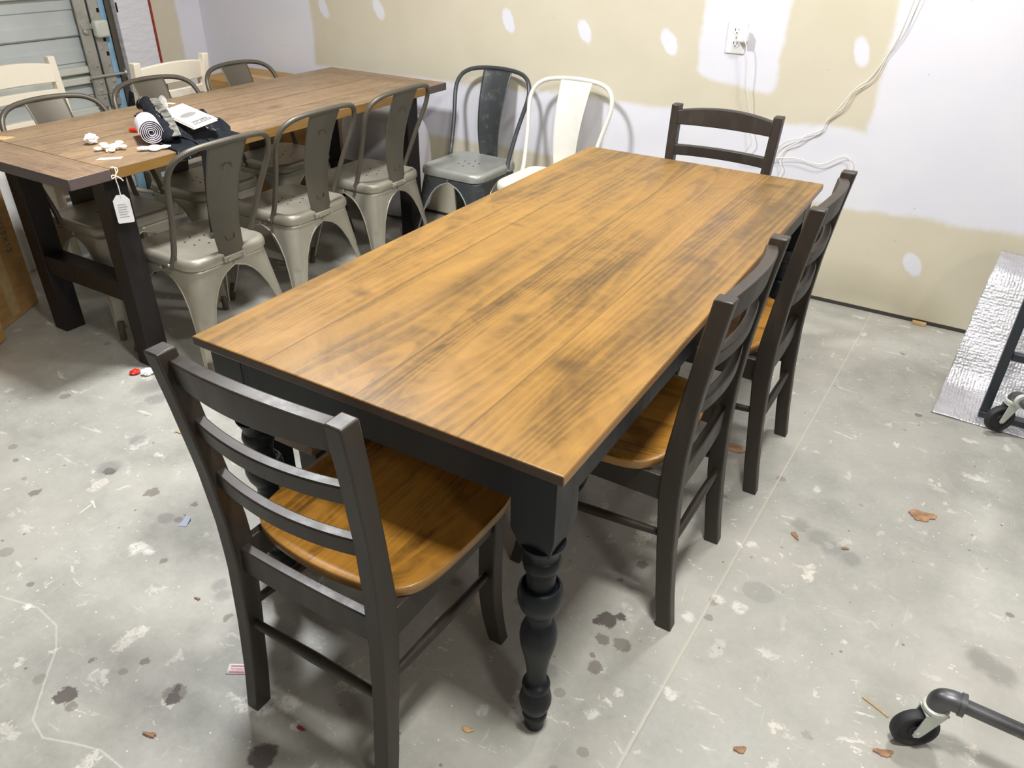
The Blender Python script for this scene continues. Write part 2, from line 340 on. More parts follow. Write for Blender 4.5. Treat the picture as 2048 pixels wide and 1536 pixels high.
def drywall(back=True):
    t = NT('taped_drywall_back' if back else 'taped_drywall_side', 0.62, 0, (0.7, 0.7, 0.7)); p = t.world(); x, y, z = t.xyz(p)
    n = t.noise(t.map(p, (1, 1, 1)), 7, 4, 0.6) - 0.5; n2 = t.noise(t.map(p, loc=(5, 2, 8)), 3.2, 3, 0.55) - 0.5; n3 = t.noise(p, 40, 3, 0.6) - 0.5
    white = t.mix(t.sstep(n2, -0.2, 0.2), (0.735, 0.73, 0.795), (0.775, 0.765, 0.80))
    beige = t.mix(t.sstep(n2, -0.2, 0.2), (0.63, 0.575, 0.435), (0.665, 0.61, 0.475))
    if back:
        xx = x + n*0.05 + n3*0.014; zz = z + n*0.05 + n2*0.05 + n3*0.014
        # horizontal seam band
        m = t.sstep(zz, 0.44, 0.475)*(1.0 - t.sstep(zz - (x + 1.0)*0.012, 0.745, 0.780))
        m = m.max(1.0 - t.sstep(xx, -2.66, -2.63))
        m = m.max(t.sstep(xx, 0.425, 0.455)*t.sstep(zz, 0.46, 0.48))
        m = m.max(t.sstep(xx, 1.10, 1.20)*0.6)
        # outlet patch
        dx = (xx + 0.145).abs() - 0.135; dz = 0.925 - zz - (x + 0.3)*0.10
        q = dx.max(0.0); r = dz.max(-0.03) + 0.03
        d = (q*q + r*r).op('SQRT')
        m = m.max(1.0 - t.sstep(d, 0.030, 0.060))
        xs = x + n*0.05 + n3*0.016; zs = z + n2*0.06 + n3*0.016
        for (sx, sz) in ((-2.54, 1.062), (-2.141, 1.078), (-1.312, 1.076), (-.896, 1.062), (-.472, 1.052), (.345, 1.074), (.75, .256), (-.90, 0.20)):
            dd = t.dist(t.vec((xs + (z - sz)*0.3)/0.034, zs/0.052, 0.0), ((sx)/0.034, sz/0.052, 0))
            m = m.max(1.0 - t.sstep(dd, 0.80, 1.20))
        dot = t.noise(p, 55, 2)
        col = t.mix(m, beige, white)
        col = t.mix((1.0 - t.sstep(t.voro(p, 9.0), 0.02, 0.04))*0.5, col, (0.35, 0.30, 0.22))
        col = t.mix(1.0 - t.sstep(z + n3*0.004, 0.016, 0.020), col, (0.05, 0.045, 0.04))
    else:
        yy = y + n*0.02
        m = t.sstep(yy, 1.56, 1.59)
        col = t.mix(m, beige, white)
    t.set('Base Color', col)
    t.bump(n*0.5 + n3*0.1, 0.12, 0.003)
    return t.m
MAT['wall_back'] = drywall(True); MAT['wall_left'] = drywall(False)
MAT['wall_plain'] = plain('dull_plaster', (0.42, 0.41, 0.40), 0.7, var=0.04)

# ------------------------------------------------------------------ mesh helpers
class G:
    def __init__(s): s.v = []; s.f = []; s.mi = []; s.cur = 0
    def add(s, vs, fs):
        k = len(s.v); s.v += [tuple(p) for p in vs]
        s.f += [tuple(i+k for i in f) for f in fs]; s.mi += [s.cur]*len(fs); return s
    def box(s, x0, x1, y0, y1, z0, z1):
        vs = [(x, y, z) for z in (z0, z1) for (x, y) in ((x0,y0),(x1,y0),(x1,y1),(x0,y1))]
        return s.add(vs, [(3,2,1,0),(4,5,6,7),(0,1,5,4),(1,2,6,5),(2,3,7,6),(3,0,4,7)])
    def loft(s, rings, cap=True, closed=True):
        n = len(rings[0]); vs = [p for r in rings for p in r]; fs = []
        for i in range(len(rings)-1):
            for j in range(n if closed else n-1):
                a = i*n+j; b = i*n+(j+1) % n
                fs.append((a, b, b+n, a+n))
        if cap and closed:
            fs.append(tuple(range(n-1, -1, -1))); k = (len(rings)-1)*n; fs.append(tuple(range(k, k+n)))
        return s.add(vs, fs)
    def tube(s, path, r, seg=12, closed=False, cap=True, flat=1.0):
        path = [Vector(p) for p in path]; n = len(path); rings = []
        prev = None
        for i, p in enumerate(path):
            a = path[(i-1) % n] if (closed or i > 0) else p; b = path[(i+1) % n] if (closed or i < n-1) else p
            d = (b-a).normalized()
            if prev is None:
                u = d.orthogonal().normalized()
            else:
                u = (prev - d*prev.dot(d)).normalized()
            prev = u; v = d.cross(u)
            rr = r[i] if isinstance(r, (list, tuple)) else r
            rings.append([p + (u*math.cos(2*PI*k/seg) + v*math.sin(2*PI*k/seg)*flat)*rr for k in range(seg)])
        if closed: rings.append(rings[0]); cap = False
        return s.loft(rings, cap)
    def lathe(s, prof, seg=32, c=(0,0,0), axis='z'):
        rings = []
        for (r, z) in prof:
            ring = []
            for k in range(seg):
                a = 2*PI*k/seg; p = (r*math.cos(a), r*math.sin(a), z)
                if axis == 'x': p = (p[2], p[0], p[1])
                if axis == 'y': p = (p[1], p[2], p[0])
                ring.append((p[0]+c[0], p[1]+c[1], p[2]+c[2]))
            rings.append(ring)
        return s.loft(rings)
    def xf(s, M, start=0):
        s.v = s.v[:start] + [tuple(M @ Vector(p)) for p in s.v[start:]]; return s
def smooth_path(pts, sub=6, closed=False):
    pts = [Vector(p) for p in pts]; out = []; n = len(pts)
    rng = range(n) if closed else range(n-1)
    for i in rng:
        p0 = pts[(i-1) % n] if (closed or i > 0) else pts[i]; p1 = pts[i]; p2 = pts[(i+1) % n]
        p3 = pts[(i+2) % n] if (closed or i+2 < n) else p2
        for k in range(sub):
            t = k/sub
            out.append(0.5*((2*p1)+(p2-p0)*t+(2*p0-5*p1+4*p2-p3)*t*t+(3*p1-p0-3*p2+p3)*t**3))
    if not closed: out.append(pts[-1])
    return out
def obj(name, g, mat, parent=None, bevel=0.0, ang=35, loc=None, rot=None, solid=0.0, label=None, bseg=2):
    me = bpy.data.meshes.new(name); me.from_pydata(g.v, [], g.f)
    for m in (mat if isinstance(mat, (list, tuple)) else [mat]): me.materials.append(MAT[m])
    for p, i in zip(me.polygons, g.mi): p.material_index = i
    bm = bmesh.new(); bm.from_mesh(me); bmesh.ops.recalc_face_normals(bm, faces=bm.faces); bm.to_mesh(me); bm.free()
    me.shade_smooth(); me.set_sharp_from_angle(angle=math.radians(ang))
    o = bpy.data.objects.new(name, me); COL.objects.link(o)
    if parent is not None: o.parent = parent
    if loc: o.location = loc
    if rot: o.rotation_euler = rot
    if solid:
        m = o.modifiers.new('solid', 'SOLIDIFY'); m.thickness = solid; m.offset = 0
    if bevel:
        m = o.modifiers.new('bevel', 'BEVEL'); m.width = bevel; m.segments = bseg; m.limit_method = 'ANGLE'; m.angle_limit = math.radians(40)
        m.harden_normals = False
    if label: o['label'] = label
    return o
def thing(name, label, cat, loc=(0,0,0), rz=0.0, group=None):
    o = bpy.data.objects.new(name, None); COL.objects.link(o); o.location = loc; o.rotation_euler = (0, 0, rz)
    o.empty_display_size = 0.1
    tag(o, label, cat, group); return o
def tag(o, label, cat, group=None):
    o['label'] = label; o['category'] = cat
    if group: o['group'] = group
    return o
def struct(o): o['kind'] = 'structure'; return o
def dup(root, label, loc, rz, group=None):
    r = root.copy(); COL.objects.link(r); r.location = loc; r.rotation_euler = (0, 0, rz); r['label'] = label
    if group: r['group'] = group
    for ch in list(root.children):
        c = ch.copy(); COL.objects.link(c); c.parent = r
        for g in list(ch.children):
            d = g.copy(); COL.objects.link(d); d.parent = c
    return r
def text(name, body, size, mat, parent, M, extrude=0.0004, sx=1.0):
    cu = bpy.data.curves.new(name, 'FONT'); cu.body = body; cu.size = size; cu.extrude = extrude; cu.align_x = 'CENTER'; cu.align_y = 'CENTER'
    tmp = bpy.data.objects.new('tmp', cu); COL.objects.link(tmp)
    bpy.context.view_layer.update()
    me = bpy.data.meshes.new_from_object(tmp.evaluated_get(bpy.context.evaluated_depsgraph_get()))
    bpy.data.objects.remove(tmp)
    me.name = name; me.materials.clear(); me.materials.append(MAT[mat])
    me.transform(M @ Matrix.Diagonal((sx, 1, 1, 1)))
    o = bpy.data.objects.new(name, me); COL.objects.link(o)
    if parent is not None: o.parent = parent
    return o
def frame(origin, xa, ya):
    xa = Vector(xa).normalized(); ya = Vector(ya); ya = (ya - xa*ya.dot(xa)).normalized(); za = xa.cross(ya)
    m = Matrix((xa, ya, za)).transposed().to_4x4(); m.translation = Vector(origin); return m

# ------------------------------------------------------------------ room
XL, XR, YB, YF, ZC = -3.60, 3.3, 1.75, -3.6, 2.62
g = G().box(XL-0.3, XR+0.1, YF-0.1, YB+0.1, -0.08, 0.0); struct(obj('floor', g, 'floor'))
g = G().box(XL-0.3, XR+0.1, YF-0.1, YB+0.1, ZC, ZC+0.08); struct(obj('ceiling', g, 'wall_plain'))
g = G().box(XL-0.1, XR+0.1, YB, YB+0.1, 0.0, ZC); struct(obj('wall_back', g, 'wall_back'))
g = G().box(XL-0.1, XL, 1.135, YB, 0.0, ZC).box(XL-0.1, XL, YF, -2.6, 0.0, ZC).box(XL-0.1, XL, -2.6, 1.135, 2.25, ZC); struct(obj('wall_left', g, 'wall_left'))
g = G().box(XR, XR+0.1, YF, YB, 0.0, ZC); struct(obj('wall_right', g, 'wall_plain'))
g = G().box(XL-0.1, XR+0.1, YF-0.1, YF, 0.0, ZC); struct(obj('wall_front', g, 'wall_plain'))

# garage door: ribbed sections on the left wall
door = bpy.data.objects.new('door_1', None); COL.objects.link(door); struct(door)
def ribbed(z0, z1):
    # profile across height: (z, x offset) with steps
    h = z1 - z0; xs = []
    for f, d in ((0,0.0),(0.02,0.012),(0.13,0.012),(0.145,0.0),(0.30,0.0),(0.315,0.008),(0.50,0.008),(0.515,0.0),(0.70,0.0),(0.715,0.010),(0.86,0.010),(0.875,0.0),(0.985,0.0),(1.0,-0.012)):
        xs.append((z0 + f*h, XL - 0.05 + d))
    g = G(); rings = []
    for y in (-2.58, 1.12):
        rings.append([(x, y, z) for z, x in xs] + [(XL-0.09, y, z1), (XL-0.09, y, z0)])
    return g.loft(rings)
for i in range(5):
    obj('door_section', ribbed(0.02+i*0.444, 0.46+i*0.444), 'door_paint', door, ang=20)
for z in (0.50, 0.665, 0.72, 1.11, 1.16):
    obj('door_strut', G().box(XL-0.045, XL-0.005, -2.5, 0.93, z, z+0.038), 'door_cream', door, bevel=0.006)
# end stile, hinges, track
def plate(y0, y1, z0, z1, x=XL+0.005, t=0.012): return G().box(x, x+t, y0, y1, z0, z1)
for (y0, y1) in ((0.915, 0.985), (0.998, 1.060)):
    st = obj('door_stile', plate(y0, y1, 0.53, 2.2), 'galv', door, bevel=0.004)
    g = G()
    for k in range(10):
        g.lathe([(0.006, 0), (0.006, 0.003), (0.0, 0.003)], 8, (XL+0.017, (y0+y1)/2 + 0.012*(-1)**k, 0.58+k*0.085), 'x')
    obj('door_bolt', g, 'steel', st)
    g = G()
    for k in range(7):
        zz = 0.80 + k*0.075
        if (y0 > 0.99): g.box(XL+0.0165, XL+0.0178, y1-0.02, y1-0.004, zz, zz+0.022)
    if y0 > 0.99: obj('door_slot', g, 'hole', st)
g = G().box(XL+0.016, XL+0.022, 0.92, 0.985, 0.60, 0.70).box(XL+0.016, XL+0.022, 0.998, 1.063, 0.60, 0.70)
for yy in (0.95, 1.03):
    g.lathe([(0.009, 0), (0.009, 0.006), (0.0, 0.007)], 10, (XL+0.022, yy, 0.625), 'x')
    g.lathe([(0.009, 0), (0.009, 0.006), (0.0, 0.007)], 10, (XL+0.022, yy+0.012, 0.665), 'x')
h = obj('door_hinge', g, 'galv', door, bevel=0.002)
obj('hinge_pin', G().tube([(XL+0.03, 0.90, 0.70), (XL+0.03, 1.11, 0.70)], 0.009), 'galv', door)
obj('track_roller', G().lathe([(0.0, -0.006), (0.024, -0.006), (0.026, 0), (0.024, 0.006), (0.0, 0.006)], 24, (XL+0.03, 1.112, 0.70), 'y'), 'steel', door)
obj('door_lock_cover', G().box(XL+0.018, XL+0.065, 0.985, 1.065, 0.90, 0.99), 'door_cream', door, bevel=0.012)
obj('lock_bracket', G().box(XL+0.017, XL+0.024, 0.925, 1.0, 0.945, 0.975).tube([(XL+0.02, 0.94, 0.935), (XL+0.036, 0.94, 0.935)], 0.013), 'galv', door, bevel=0.003)
obj('weather_film', G().box(XL-0.02, XL+0.004, 1.055, 1.115, 0.0, 2.2), 'blue_film', door)
obj('door_track', G().box(XL+0.0, XL+0.035, 1.100, 1.112, 0.0, 2.2).box(XL+0.0, XL+0.012, 1.100, 1.140, 0.0, 2.2).box(XL+0.030, XL+0.036, 1.088, 1.112, 0.0, 2.2), 'gun_dark', door, bevel=0.001)

ins = thing('insulation_board', 'tall white wrapped board with a red edge standing beside the garage door track', 'board', (XL+0.035, 1.26, 0))
t_ = NT('wrinkled_white_wrap', 0.5, 0, (0.76, 0.75, 0.78)); t_.bump(t_.noise(t_.map(t_.coord(), (1, 5, 16), rot=(0.5, 0, 0)), 2.5, 3), 0.6, 0.01); MAT['wrinkle'] = t_.m
obj('wrapped_panel', G().box(-0.033, 0.012, -0.118, 0.098, 0.0, 2.3), 'wrinkle', ins, bevel=0.004)
MAT['dark_red'] = plain('dark_red_tape', (0.30, 0.035, 0.025), 0.5)
obj('red_edge', G().box(-0.033, 0.014, 0.099, 0.112, 0.0, 2.3), 'dark_red', ins)
for z in (1.02, 0.55): obj('black_clip', G().box(0.0125, 0.014, -0.118, -0.108, z, z+0.05), 'hole', ins)

# wall outlet, plug and cords
ou = thing('wall_outlet', 'white double wall outlet with a charger plugged in, on the mudded patch of the wall', 'outlet', (-0.167, YB, 1.09))
obj('cover_plate', G().box(-0.042, 0.042, -0.007, -0.0005, -0.064, 0.064), 'white_plastic', ou, bevel=0.004)
for z in (0.026, -0.026):
    r_ = obj('receptacle', G().lathe([(0.0, 0.007), (0.0175, 0.007), (0.0165, 0.0095), (0, 0.0095)], 24, (0, 0, 0), 'y').xf(Matrix.Translation((0, 0, z)) @ Matrix.Diagonal((1, -1, 0.85, 1))), 'white_plastic', ou)
    obj('socket_slot', G().box(-0.0085, -0.006, -0.0105, -0.009, z+0.0, z+0.010).box(0.006, 0.0085, -0.0105, -0.009, z+0.0, z+0.009).lathe([(0.003, -0.0105), (0.003, -0.009)], 8, (0, 0, z-0.007), 'y'), 'hole', r_)
obj('plate_screw', G().lathe([(0.003, -0.0085), (0.003, -0.007)], 10, (0, 0, 0), 'y'), 'steel', ou)
ch = thing('phone_charger', 'small white plug-in charger in the wall outlet with a cord hanging from it', 'charger', (-0.135, YB, 1.098))
obj('charger_body', G().box(-0.020, 0.026, -0.048, -0.010, -0.022, 0.026), 'white_plastic', ch, bevel=0.007)
P_ = [(0.010,-0.05,-0.005),(0.028,-0.052,-0.03),(0.042,-0.05,-0.10),(0.05,-0.045,-0.18),(0.062,-0.04,-0.215),(0.072,-0.035,-0.26),(0.085,-0.03,-0.30),(0.10,-0.03,-0.37),(0.115,-0.03,-0.42),(0.09,-0.03,-0.47),(0.14,-0.025,-0.49),(0.24,-0.02,-0.475),(0.32,-0.02,-0.465),(0.42,-0.02,-0.475),(0.50,-0.018,-0.43),(0.535,-0.018,-0.44),(0.54,-0.018,-0.50)]
obj('charging_cord', G().tube(smooth_path(P_, 6), 0.0022, 8), 'cord', ch)
wc = thing('power_cord', 'thin cream cord running diagonally up the white wall to the right of the outlet', 'cord', (0, YB, 0))
P_ = [(.49,1.30),(.47,1.16),(.445,1.08),(.40,.985),(.355,.94),(.31,.86),(.275,.81),(.262,.765),(.205,.735),(.175,.70),(.13,.665),(.11,.62),(.125,.585),(.115,.54)]
obj('cord_strand', G().tube(smooth_path([(x+0.0, -0.014-0.006*math.sin(i*1.7), z) for i, (x, z) in enumerate(P_)], 6), 0.0022, 8), 'cord', wc)
P_ = [(.505,1.30),(.475,1.15),(.44,1.07),(.41,.98),(.345,.92),(.32,.86),(.268,.80),(.255,.75),(.21,.725),(.16,.71),(.115,.69),(.08,.64),(.095,.60)]
obj('cord_strand', G().tube(smooth_path([(x+0.006, -0.012-0.004*math.cos(i*1.3), z+0.004) for i, (x, z) in enumerate(P_)], 6), 0.0018, 8), 'cord', wc)
tag(obj('wood_shim', G().box(-0.028, 0.028, -0.012, 0.008, 0.001, 0.014), 'tan_chip', loc=(0.845, 1.735, 0), bevel=0.001), 'small pale wood shim lying at the bottom of the back wall', 'shim')

# ------------------------------------------------------------------ dining table (turned legs)
TW, TL, TH = 0.88, 1.8732, 0.762
tb = thing('dining_table', 'long farmhouse dining table with honey wood top and black turned legs, in the middle', 'table', (0, 0, 0))
obj('tabletop', G().box(-TW/2, TW/2, -TL/2, TL/2, TH-0.022, TH), 'table_top', tb, bevel=0.0035)
az0, az1, ins_ = 0.655, TH-0.0225, 0.022
lx, ly = TW/2-ins_, TL/2-ins_
for s in (-1, 1):
    obj('apron', G().box(-lx+0.088, lx-0.088, s*ly-(0.022 if s > 0 else -0.001), s*ly-(0.001 if s > 0 else -0.022), az0, az1), 'black_blue', tb, bevel=0.0015, label='black short end apron')
    obj('apron', G().box(s*lx-(0.022 if s > 0 else -0.001), s*lx-(0.001 if s > 0 else -0.022), -ly+0.088, ly-0.088, az0, az1), 'black_blue', tb, bevel=0.0015, label='black long side apron')
prof = [(0.0,0.0),(0.0195,0.0),(0.0205,0.002),(0.0225,0.030),(0.0225,0.034),(0.0265,0.037),(0.0275,0.043),(0.0262,0.050),(0.0235,0.053),(0.0255,0.056),(0.031,0.068),(0.0345,0.084),(0.0348,0.094),(0.032,0.110),(0.0265,0.122),(0.0262,0.126),(0.0290,0.129),(0.0305,0.137),(0.0290,0.146),(0.0240,0.150),(0.0210,0.153),(0.0205,0.165),(0.0225,0.195),(0.0270,0.225),(0.0330,0.252),(0.0372,0.275),(0.0382,0.292),(0.0360,0.310),(0.0300,0.326),(0.0262,0.331),(0.0250,0.334),(0.0262,0.348),(0.0275,0.352),(0.0275,0.356),(0.0320,0.363),(0.0400,0.378),(0.0445,0.396),(0.0450,0.412),(0.0425,0.426),(0.0375,0.433),(0.0345,0.431),(0.0335,0.425),(0.0290,0.428),(0.0280,0.445),(0.0290,0.462),(0.0285,0.466),(0.0310,0.470),(0.0300,0.474),(0.0345,0.480),(0.0375,0.495),(0.0345,0.507),(0.0320,0.510),(0.0320,0.520),(0.044,0.545),(0.0,0.548)]
for sx in (-1, 1):
    for sy in (-1, 1):
        cx, cy = sx*(lx-0.0445), sy*(ly-0.0445)
        g = G().lathe(prof, 48, (cx, cy, 0))
        b = 0.0445; c_ = 0.024
        def sq(h, z): return [(cx+h*a, cy+h*d, z) for a, d in ((-1,-1),(1,-1),(1,1),(-1,1))]
        g.loft([sq(0.030, 0.535), sq(0.036, 0.556), sq(b, 0.590), sq(b, az1)])
        obj('leg', g, 'black_blue', tb, bevel=0.0012, ang=28)

bn = thing('low_bench', 'low bench with brown top and black legs tucked under the farmhouse table', 'bench', (-0.428, -0.10, 0))
obj('bench_top', G().box(-0.122, 0.122, -0.68, 0.68, 0.402, 0.43), 'bench_wood', bn, bevel=0.002)
for sx in (-1, 1):
    for sy in (-1, 1):
        obj('leg', G().box(sx*0.105-0.03 if sx < 0 else 0.045, -0.045 if sx < 0 else 0.105, sy*0.655 if sy < 0 else 0.595, -0.595 if sy < 0 else 0.655, 0.0, 0.4015), 'black_blue', bn, bevel=0.002)
    obj('bench_apron', G().box(sx*0.095-0.01, sx*0.095+0.01, -0.594, 0.594, 0.33, 0.4015), 'black_blue', bn)

# ------------------------------------------------------------------ ladder-back chairs
# local frame: x across, +y is the front of the seat, origin on the floor at the back face of the rear feet
def yb(z):
    ks = [(0.0,0.0),(0.10,0.013),(0.25,0.026),(0.40,0.033),(0.52,0.032),(0.65,0.023),(0.80,0.004),(0.912,-0.013)]
    for (a, b), (c, d) in zip(ks[:-1], ks[1:]):
        if z <= c:
            t = (z-a)/(c-a); return b + (d-b)*t
    return ks[-1][1]
def ladder_chair(paint, seatmat, label, loc, rz, rail=(0.843, 0.894)):
    t = thing('ladder_back_chair', label, 'chair', loc, rz)
    for s in (-1, 1):
        rings = []
        for i in range(31):
            z = 0.912*i/30; y0 = yb(z); dpt = 0.040 + 0.010*math.exp(-((z-0.45)/0.16)**2)
            xo = 0.200 + 0.012*max(0, (z-0.45)/0.46) ; xi = xo - 0.034
            rings.append([(s*xi, y0, z), (s*xo, y0, z), (s*xo, y0+dpt, z), (s*xi, y0+dpt, z)])
        obj('rear_post', G().loft(rings), paint, t, bevel=0.0035, ang=50)
    def slat(name, z0, z1, bow, thick, arch=0.0, lab=None):
        rings = []; zm = (z0+z1)/2
        for i in range(25):
            u = -1 + 2*i/24; x = u*(0.170 + 0.012*max(0, (zm-0.45)/0.46)); q = 1-u*u
            def yy(z): return yb(z) + 0.016 - bow*q
            zt = z1 + arch*q
            rings.append([(x, yy(z0), z0), (x, yy(zt), zt), (x, yy(zt)+thick, zt), (x, yy(z0)+thick, z0)])
        obj(name, G().loft(rings), paint, t, bevel=0.003, ang=50, label=lab)
    slat('top_rail', rail[0], rail[1], 0.024, 0.027, 0.016)
    slat('slat', 0.730, 0.768, 0.026, 0.022)
    slat('slat', 0.608, 0.646, 0.024, 0.022)
    slat('rear_apron', 0.388, 0.452, 0.004, 0.022)
    # seat
    half = [(0.0,0.078),(0.07,0.082),(0.135,0.094),(0.178,0.115),(0.203,0.150),(0.214,0.205),(0.219,0.280),(0.221,0.360),(0.219,0.420),(0.208,0.462),(0.180,0.484),(0.10,0.493)]
    outl = half + [(0.0,0.495)] + [(-x, y) for x, y in reversed(half[1:])]
    outl = [(p.x, p.y) for p in smooth_path([(x, y, 0) for x, y in outl], 4, True)]
    cy = 0.30; rings = []
    for f, z in ((0.975,0.4445),(0.993,0.4452),(1.0,0.4475),(1.0,0.4640),(0.997,0.4668),(0.990,0.4680),(0.90,0.4655),(0.75,0.461),(0.5,0.458),(0.25,0.457),(0.02,0.457)):
        rings.append([(x*f, cy+(y-cy)*f, z+0.0085) for x, y in outl])
    obj('seat', G().loft(rings), seatmat, t, ang=50)
    # front legs with a sabre foot
    for s in (-1, 1):
        rings = []
        for i in range(21):
            z = 0.4523*i/20; k = max(0, 1 - z/0.20); off = 0.020*k*k - 0.010*math.sin(PI*min(1, z/0.44))
            xo = s*0.198; xi = s*(0.156 + 0.006*k)
            y1 = 0.452 + off; y0 = 0.414 + off + 0.006*k
            rings.append([(xi, y0, z), (xo, y0, z), (xo, y1, z), (xi, y1, z)])
        obj('front_leg', G().loft(rings), paint, t, bevel=0.003, ang=50)
    for s in (-1, 1):
        rings = []
        for i in range(9):
            u = i/8; y = 0.074 + u*0.345; x1 = s*(0.190 - 0.0*u)
            rings.append([(x1, y, 0.385), (x1-s*0.018, y, 0.385), (x1-s*0.018, y, 0.4525), (x1, y, 0.4525)])
        obj('side_apron', G().loft(rings), paint, t, bevel=0.002)
        obj('side_stretcher', G().tube([(s*0.181, 0.055, 0.285), (s*0.179, 0.24, 0.270), (s*0.177, 0.425, 0.255)], [0.009, 0.012, 0.009], 14), paint, t)
    obj('front_apron', G().box(-0.158, 0.158, 0.428, 0.446, 0.385, 0.4525), paint, t, bevel=0.002)
    obj('rear_stretcher', G().tube([(-0.167, 0.045, 0.245), (0, 0.045, 0.245), (0.167, 0.045, 0.245)], [0.009, 0.012, 0.009], 14), paint, t)
    return t
ch1 = ladder_chair('dark_paint', 'seat_wood', 'dark ladder-back chair with honey wood seat at the near short end of the farmhouse table', (0.003, -1.170, 0), 0.0)
dup(ch1, 'dark ladder-back chair on the right side of the farmhouse table, nearer one of the two', (0.536, -0.272, 0), PI/2)
dup(ch1, 'dark ladder-back chair on the right side of the farmhouse table, farther one of the two', (0.565, 0.370, 0), PI/2)
dup(ch1, 'dark ladder-back chair at the far short end of the farmhouse table, below the wall outlet', (0.008, 1.172, 0), PI)
w1 = ladder_chair('cream_paint', 'cream_paint', 'cream white ladder-back chair in front of the garage door, cut by the left edge', (-3.11, 0.235, 0), -PI/2, (0.800, 0.880))
dup(w1, 'cream white ladder-back chair behind the rustic table, holding a black cloth and papers', (-2.60, 0.735, 0), PI/2)

# ------------------------------------------------------------------ metal bistro chairs
# local frame: +y front of the seat, origin on the floor under the centre of the seat
def perim(hx, r, corner, a):
    """point on a rounded square of half size hx, corner radius r, at arc distance a from the middle of the corner"""
    arc = r*PI/4; c = hx - r
    if abs(a) <= arc:
        th = PI/4 + a/r; p = (c + r*math.cos(th), c + r*math.sin(th))
    elif a > 0: p = (c - (a-arc), hx)
    else: p = (hx, c - (-a-arc))
    for _ in range(corner): p = (-p[1], p[0])
    return p
def bistro(mat, seatmat, back, label, loc, rz, group=None):
    t = thing('metal_bistro_chair', label, 'chair', loc, rz, group)
    g = G(); rings = []; N = 12
    def ring(h, r, z, dip=0.0):
        out = []
        for c in range(4):
            L = h*2 - 2*r + r*PI/2
            for k in range(N):
                a = -L/2 + L*k/N; p = perim(h, r, c, a); out.append((p[0], p[1], z))
        return out
    for h, r, z in ((0.173,0.06,0.410),(0.184,0.062,0.409),(0.186,0.062,0.414),(0.186,0.062,0.430),(0.184,0.062,0.441),(0.178,0.06,0.4485),(0.170,0.058,0.451),(0.163,0.056,0.4495),(0.150,0.05,0.4455),(0.120,0.04,0.4445),(0.06,0.02,0.444),(0.004,0.001,0.444)):
        rings.append(ring(h, r, z))
    g.loft(rings); obj('seat', g, seatmat, t, ang=60)
    for dx, dy in ((0,0),(0,.054),(0,-.054),(.045,.027),(-.045,.027),(.045,-.027),(-.045,-.027)):
        obj('drain_hole', G().lathe([(0.0046, 0.4436), (0.0046, 0.4447), (0, 0.4447)], 12, (dx, dy, 0)), 'hole', t)
    # folded sheet legs, arch between them
    def wid(z):      # half arc width of the leg sheet at height z
        ks = [(0.045,0.024),(0.12,0.031),(0.20,0.041),(0.27,0.055),(0.32,0.075),(0.35,0.096),(0.370,0.120),(0.383,0.150),(0.389,0.174)]
        if z >= 0.389: return 0.176
        for (a, b), (c, d) in zip(ks[:-1], ks[1:]):
            if z <= c:
                q = (z-a)/(c-a); return b + (d-b)*q
        return 0.176
    zs = [0.045,0.07,0.10,0.14,0.17,0.19,0.205,0.215,0.222,0.228,0.235,0.25,0.27,0.29,0.31,0.325,0.34,0.35,0.36,0.37,0.377,0.383,0.389,0.395,0.4085]
    for c in range(4):
        rings = []; edges = [[], []]
        for z in zs:
            k = (0.409 - z)/0.409
            h = 0.178 + 0.046*k + 0.012*k*k; r = 0.060 - 0.034*k
            L = (h*2 - 2*r + r*PI/2)/2
            ww = wid(z)
            if z >= 0.389: ww = L
            ring_ = []
            for j in range(17):
                u = -1 + 2*j/16; a = u*ww; p = perim(h, r, c, a)
                q = Vector((p[0], p[1]))
                # pressed groove down the front of the leg
                gr = math.exp(-(a/0.013)**4) * (1.0 if z < 0.215 else max(0.0, 1-(z-0.215)/0.018))
                q = q * (1 - 0.022*gr*(0.6+0.4*k))
                ring_.append((q.x, q.y, z))
            rings.append(ring_); edges[0].append(ring_[0]); edges[1].append(ring_[-1])
        lg = obj('leg', G().loft(rings, cap=False, closed=False), mat, t, ang=60, solid=0.0022)
        gg = G()
        for e in edges:
            gg.tube([p for p in e if p[2] <= 0.392], 0.0038, 8)
        obj('rolled_edge', gg, seatmat if seatmat != 'black_seat' else 'black_seat', lg)
        p = perim(0.2335, 0.028, c, 0); q = perim(0.226, 0.028, c, 0)
        obj('rubber_foot', G().tube([(p[0]*1.0, p[1]*1.0, 0.0005), (q[0]*0.985, q[1]*0.985, 0.075)], [0.0135, 0.0125], 14), 'gun_dark' if mat != 'white_metal' else mat, lg)
    g = G()
    for a in (PI/4, -PI/4):
        g.box(-0.20, 0.20, -0.010, 0.010, 0.3905, 0.3955); n0 = len(g.v)-8
        g.xf(Matrix.Rotation(a, 4, 'Z'), n0)
    obj('seat_brace', g, 'gun_dark', t)
    # hoop back
    def lean(z): return -(0.072 + (z-0.42)*0.385)
    hp = [(0.176,0.415),(0.180,0.46),(0.187,0.54),(0.197,0.62),(0.210,0.69),(0.219,0.745),(0.217,0.785),(0.201,0.820),(0.168,0.843),(0.125,0.854),(0.07,0.859),(0.0,0.861)]
    def bow(x, z): return lean(z) - (0.036*max(0.0, 1-(x/0.215)**2) if z > 0.75 else 0.0)
    full = [(x, bow(x, z), z) for x, z in hp] + [(-x, bow(x, z), z) for x, z in reversed(hp[:-1])]
    full[0] = (0.187, -0.068, 0.414); full[-1] = (-0.187, -0.068, 0.414)
    obj('hoop_frame', G().tube(smooth_path(full, 5), 0.0105, 14), back, t)
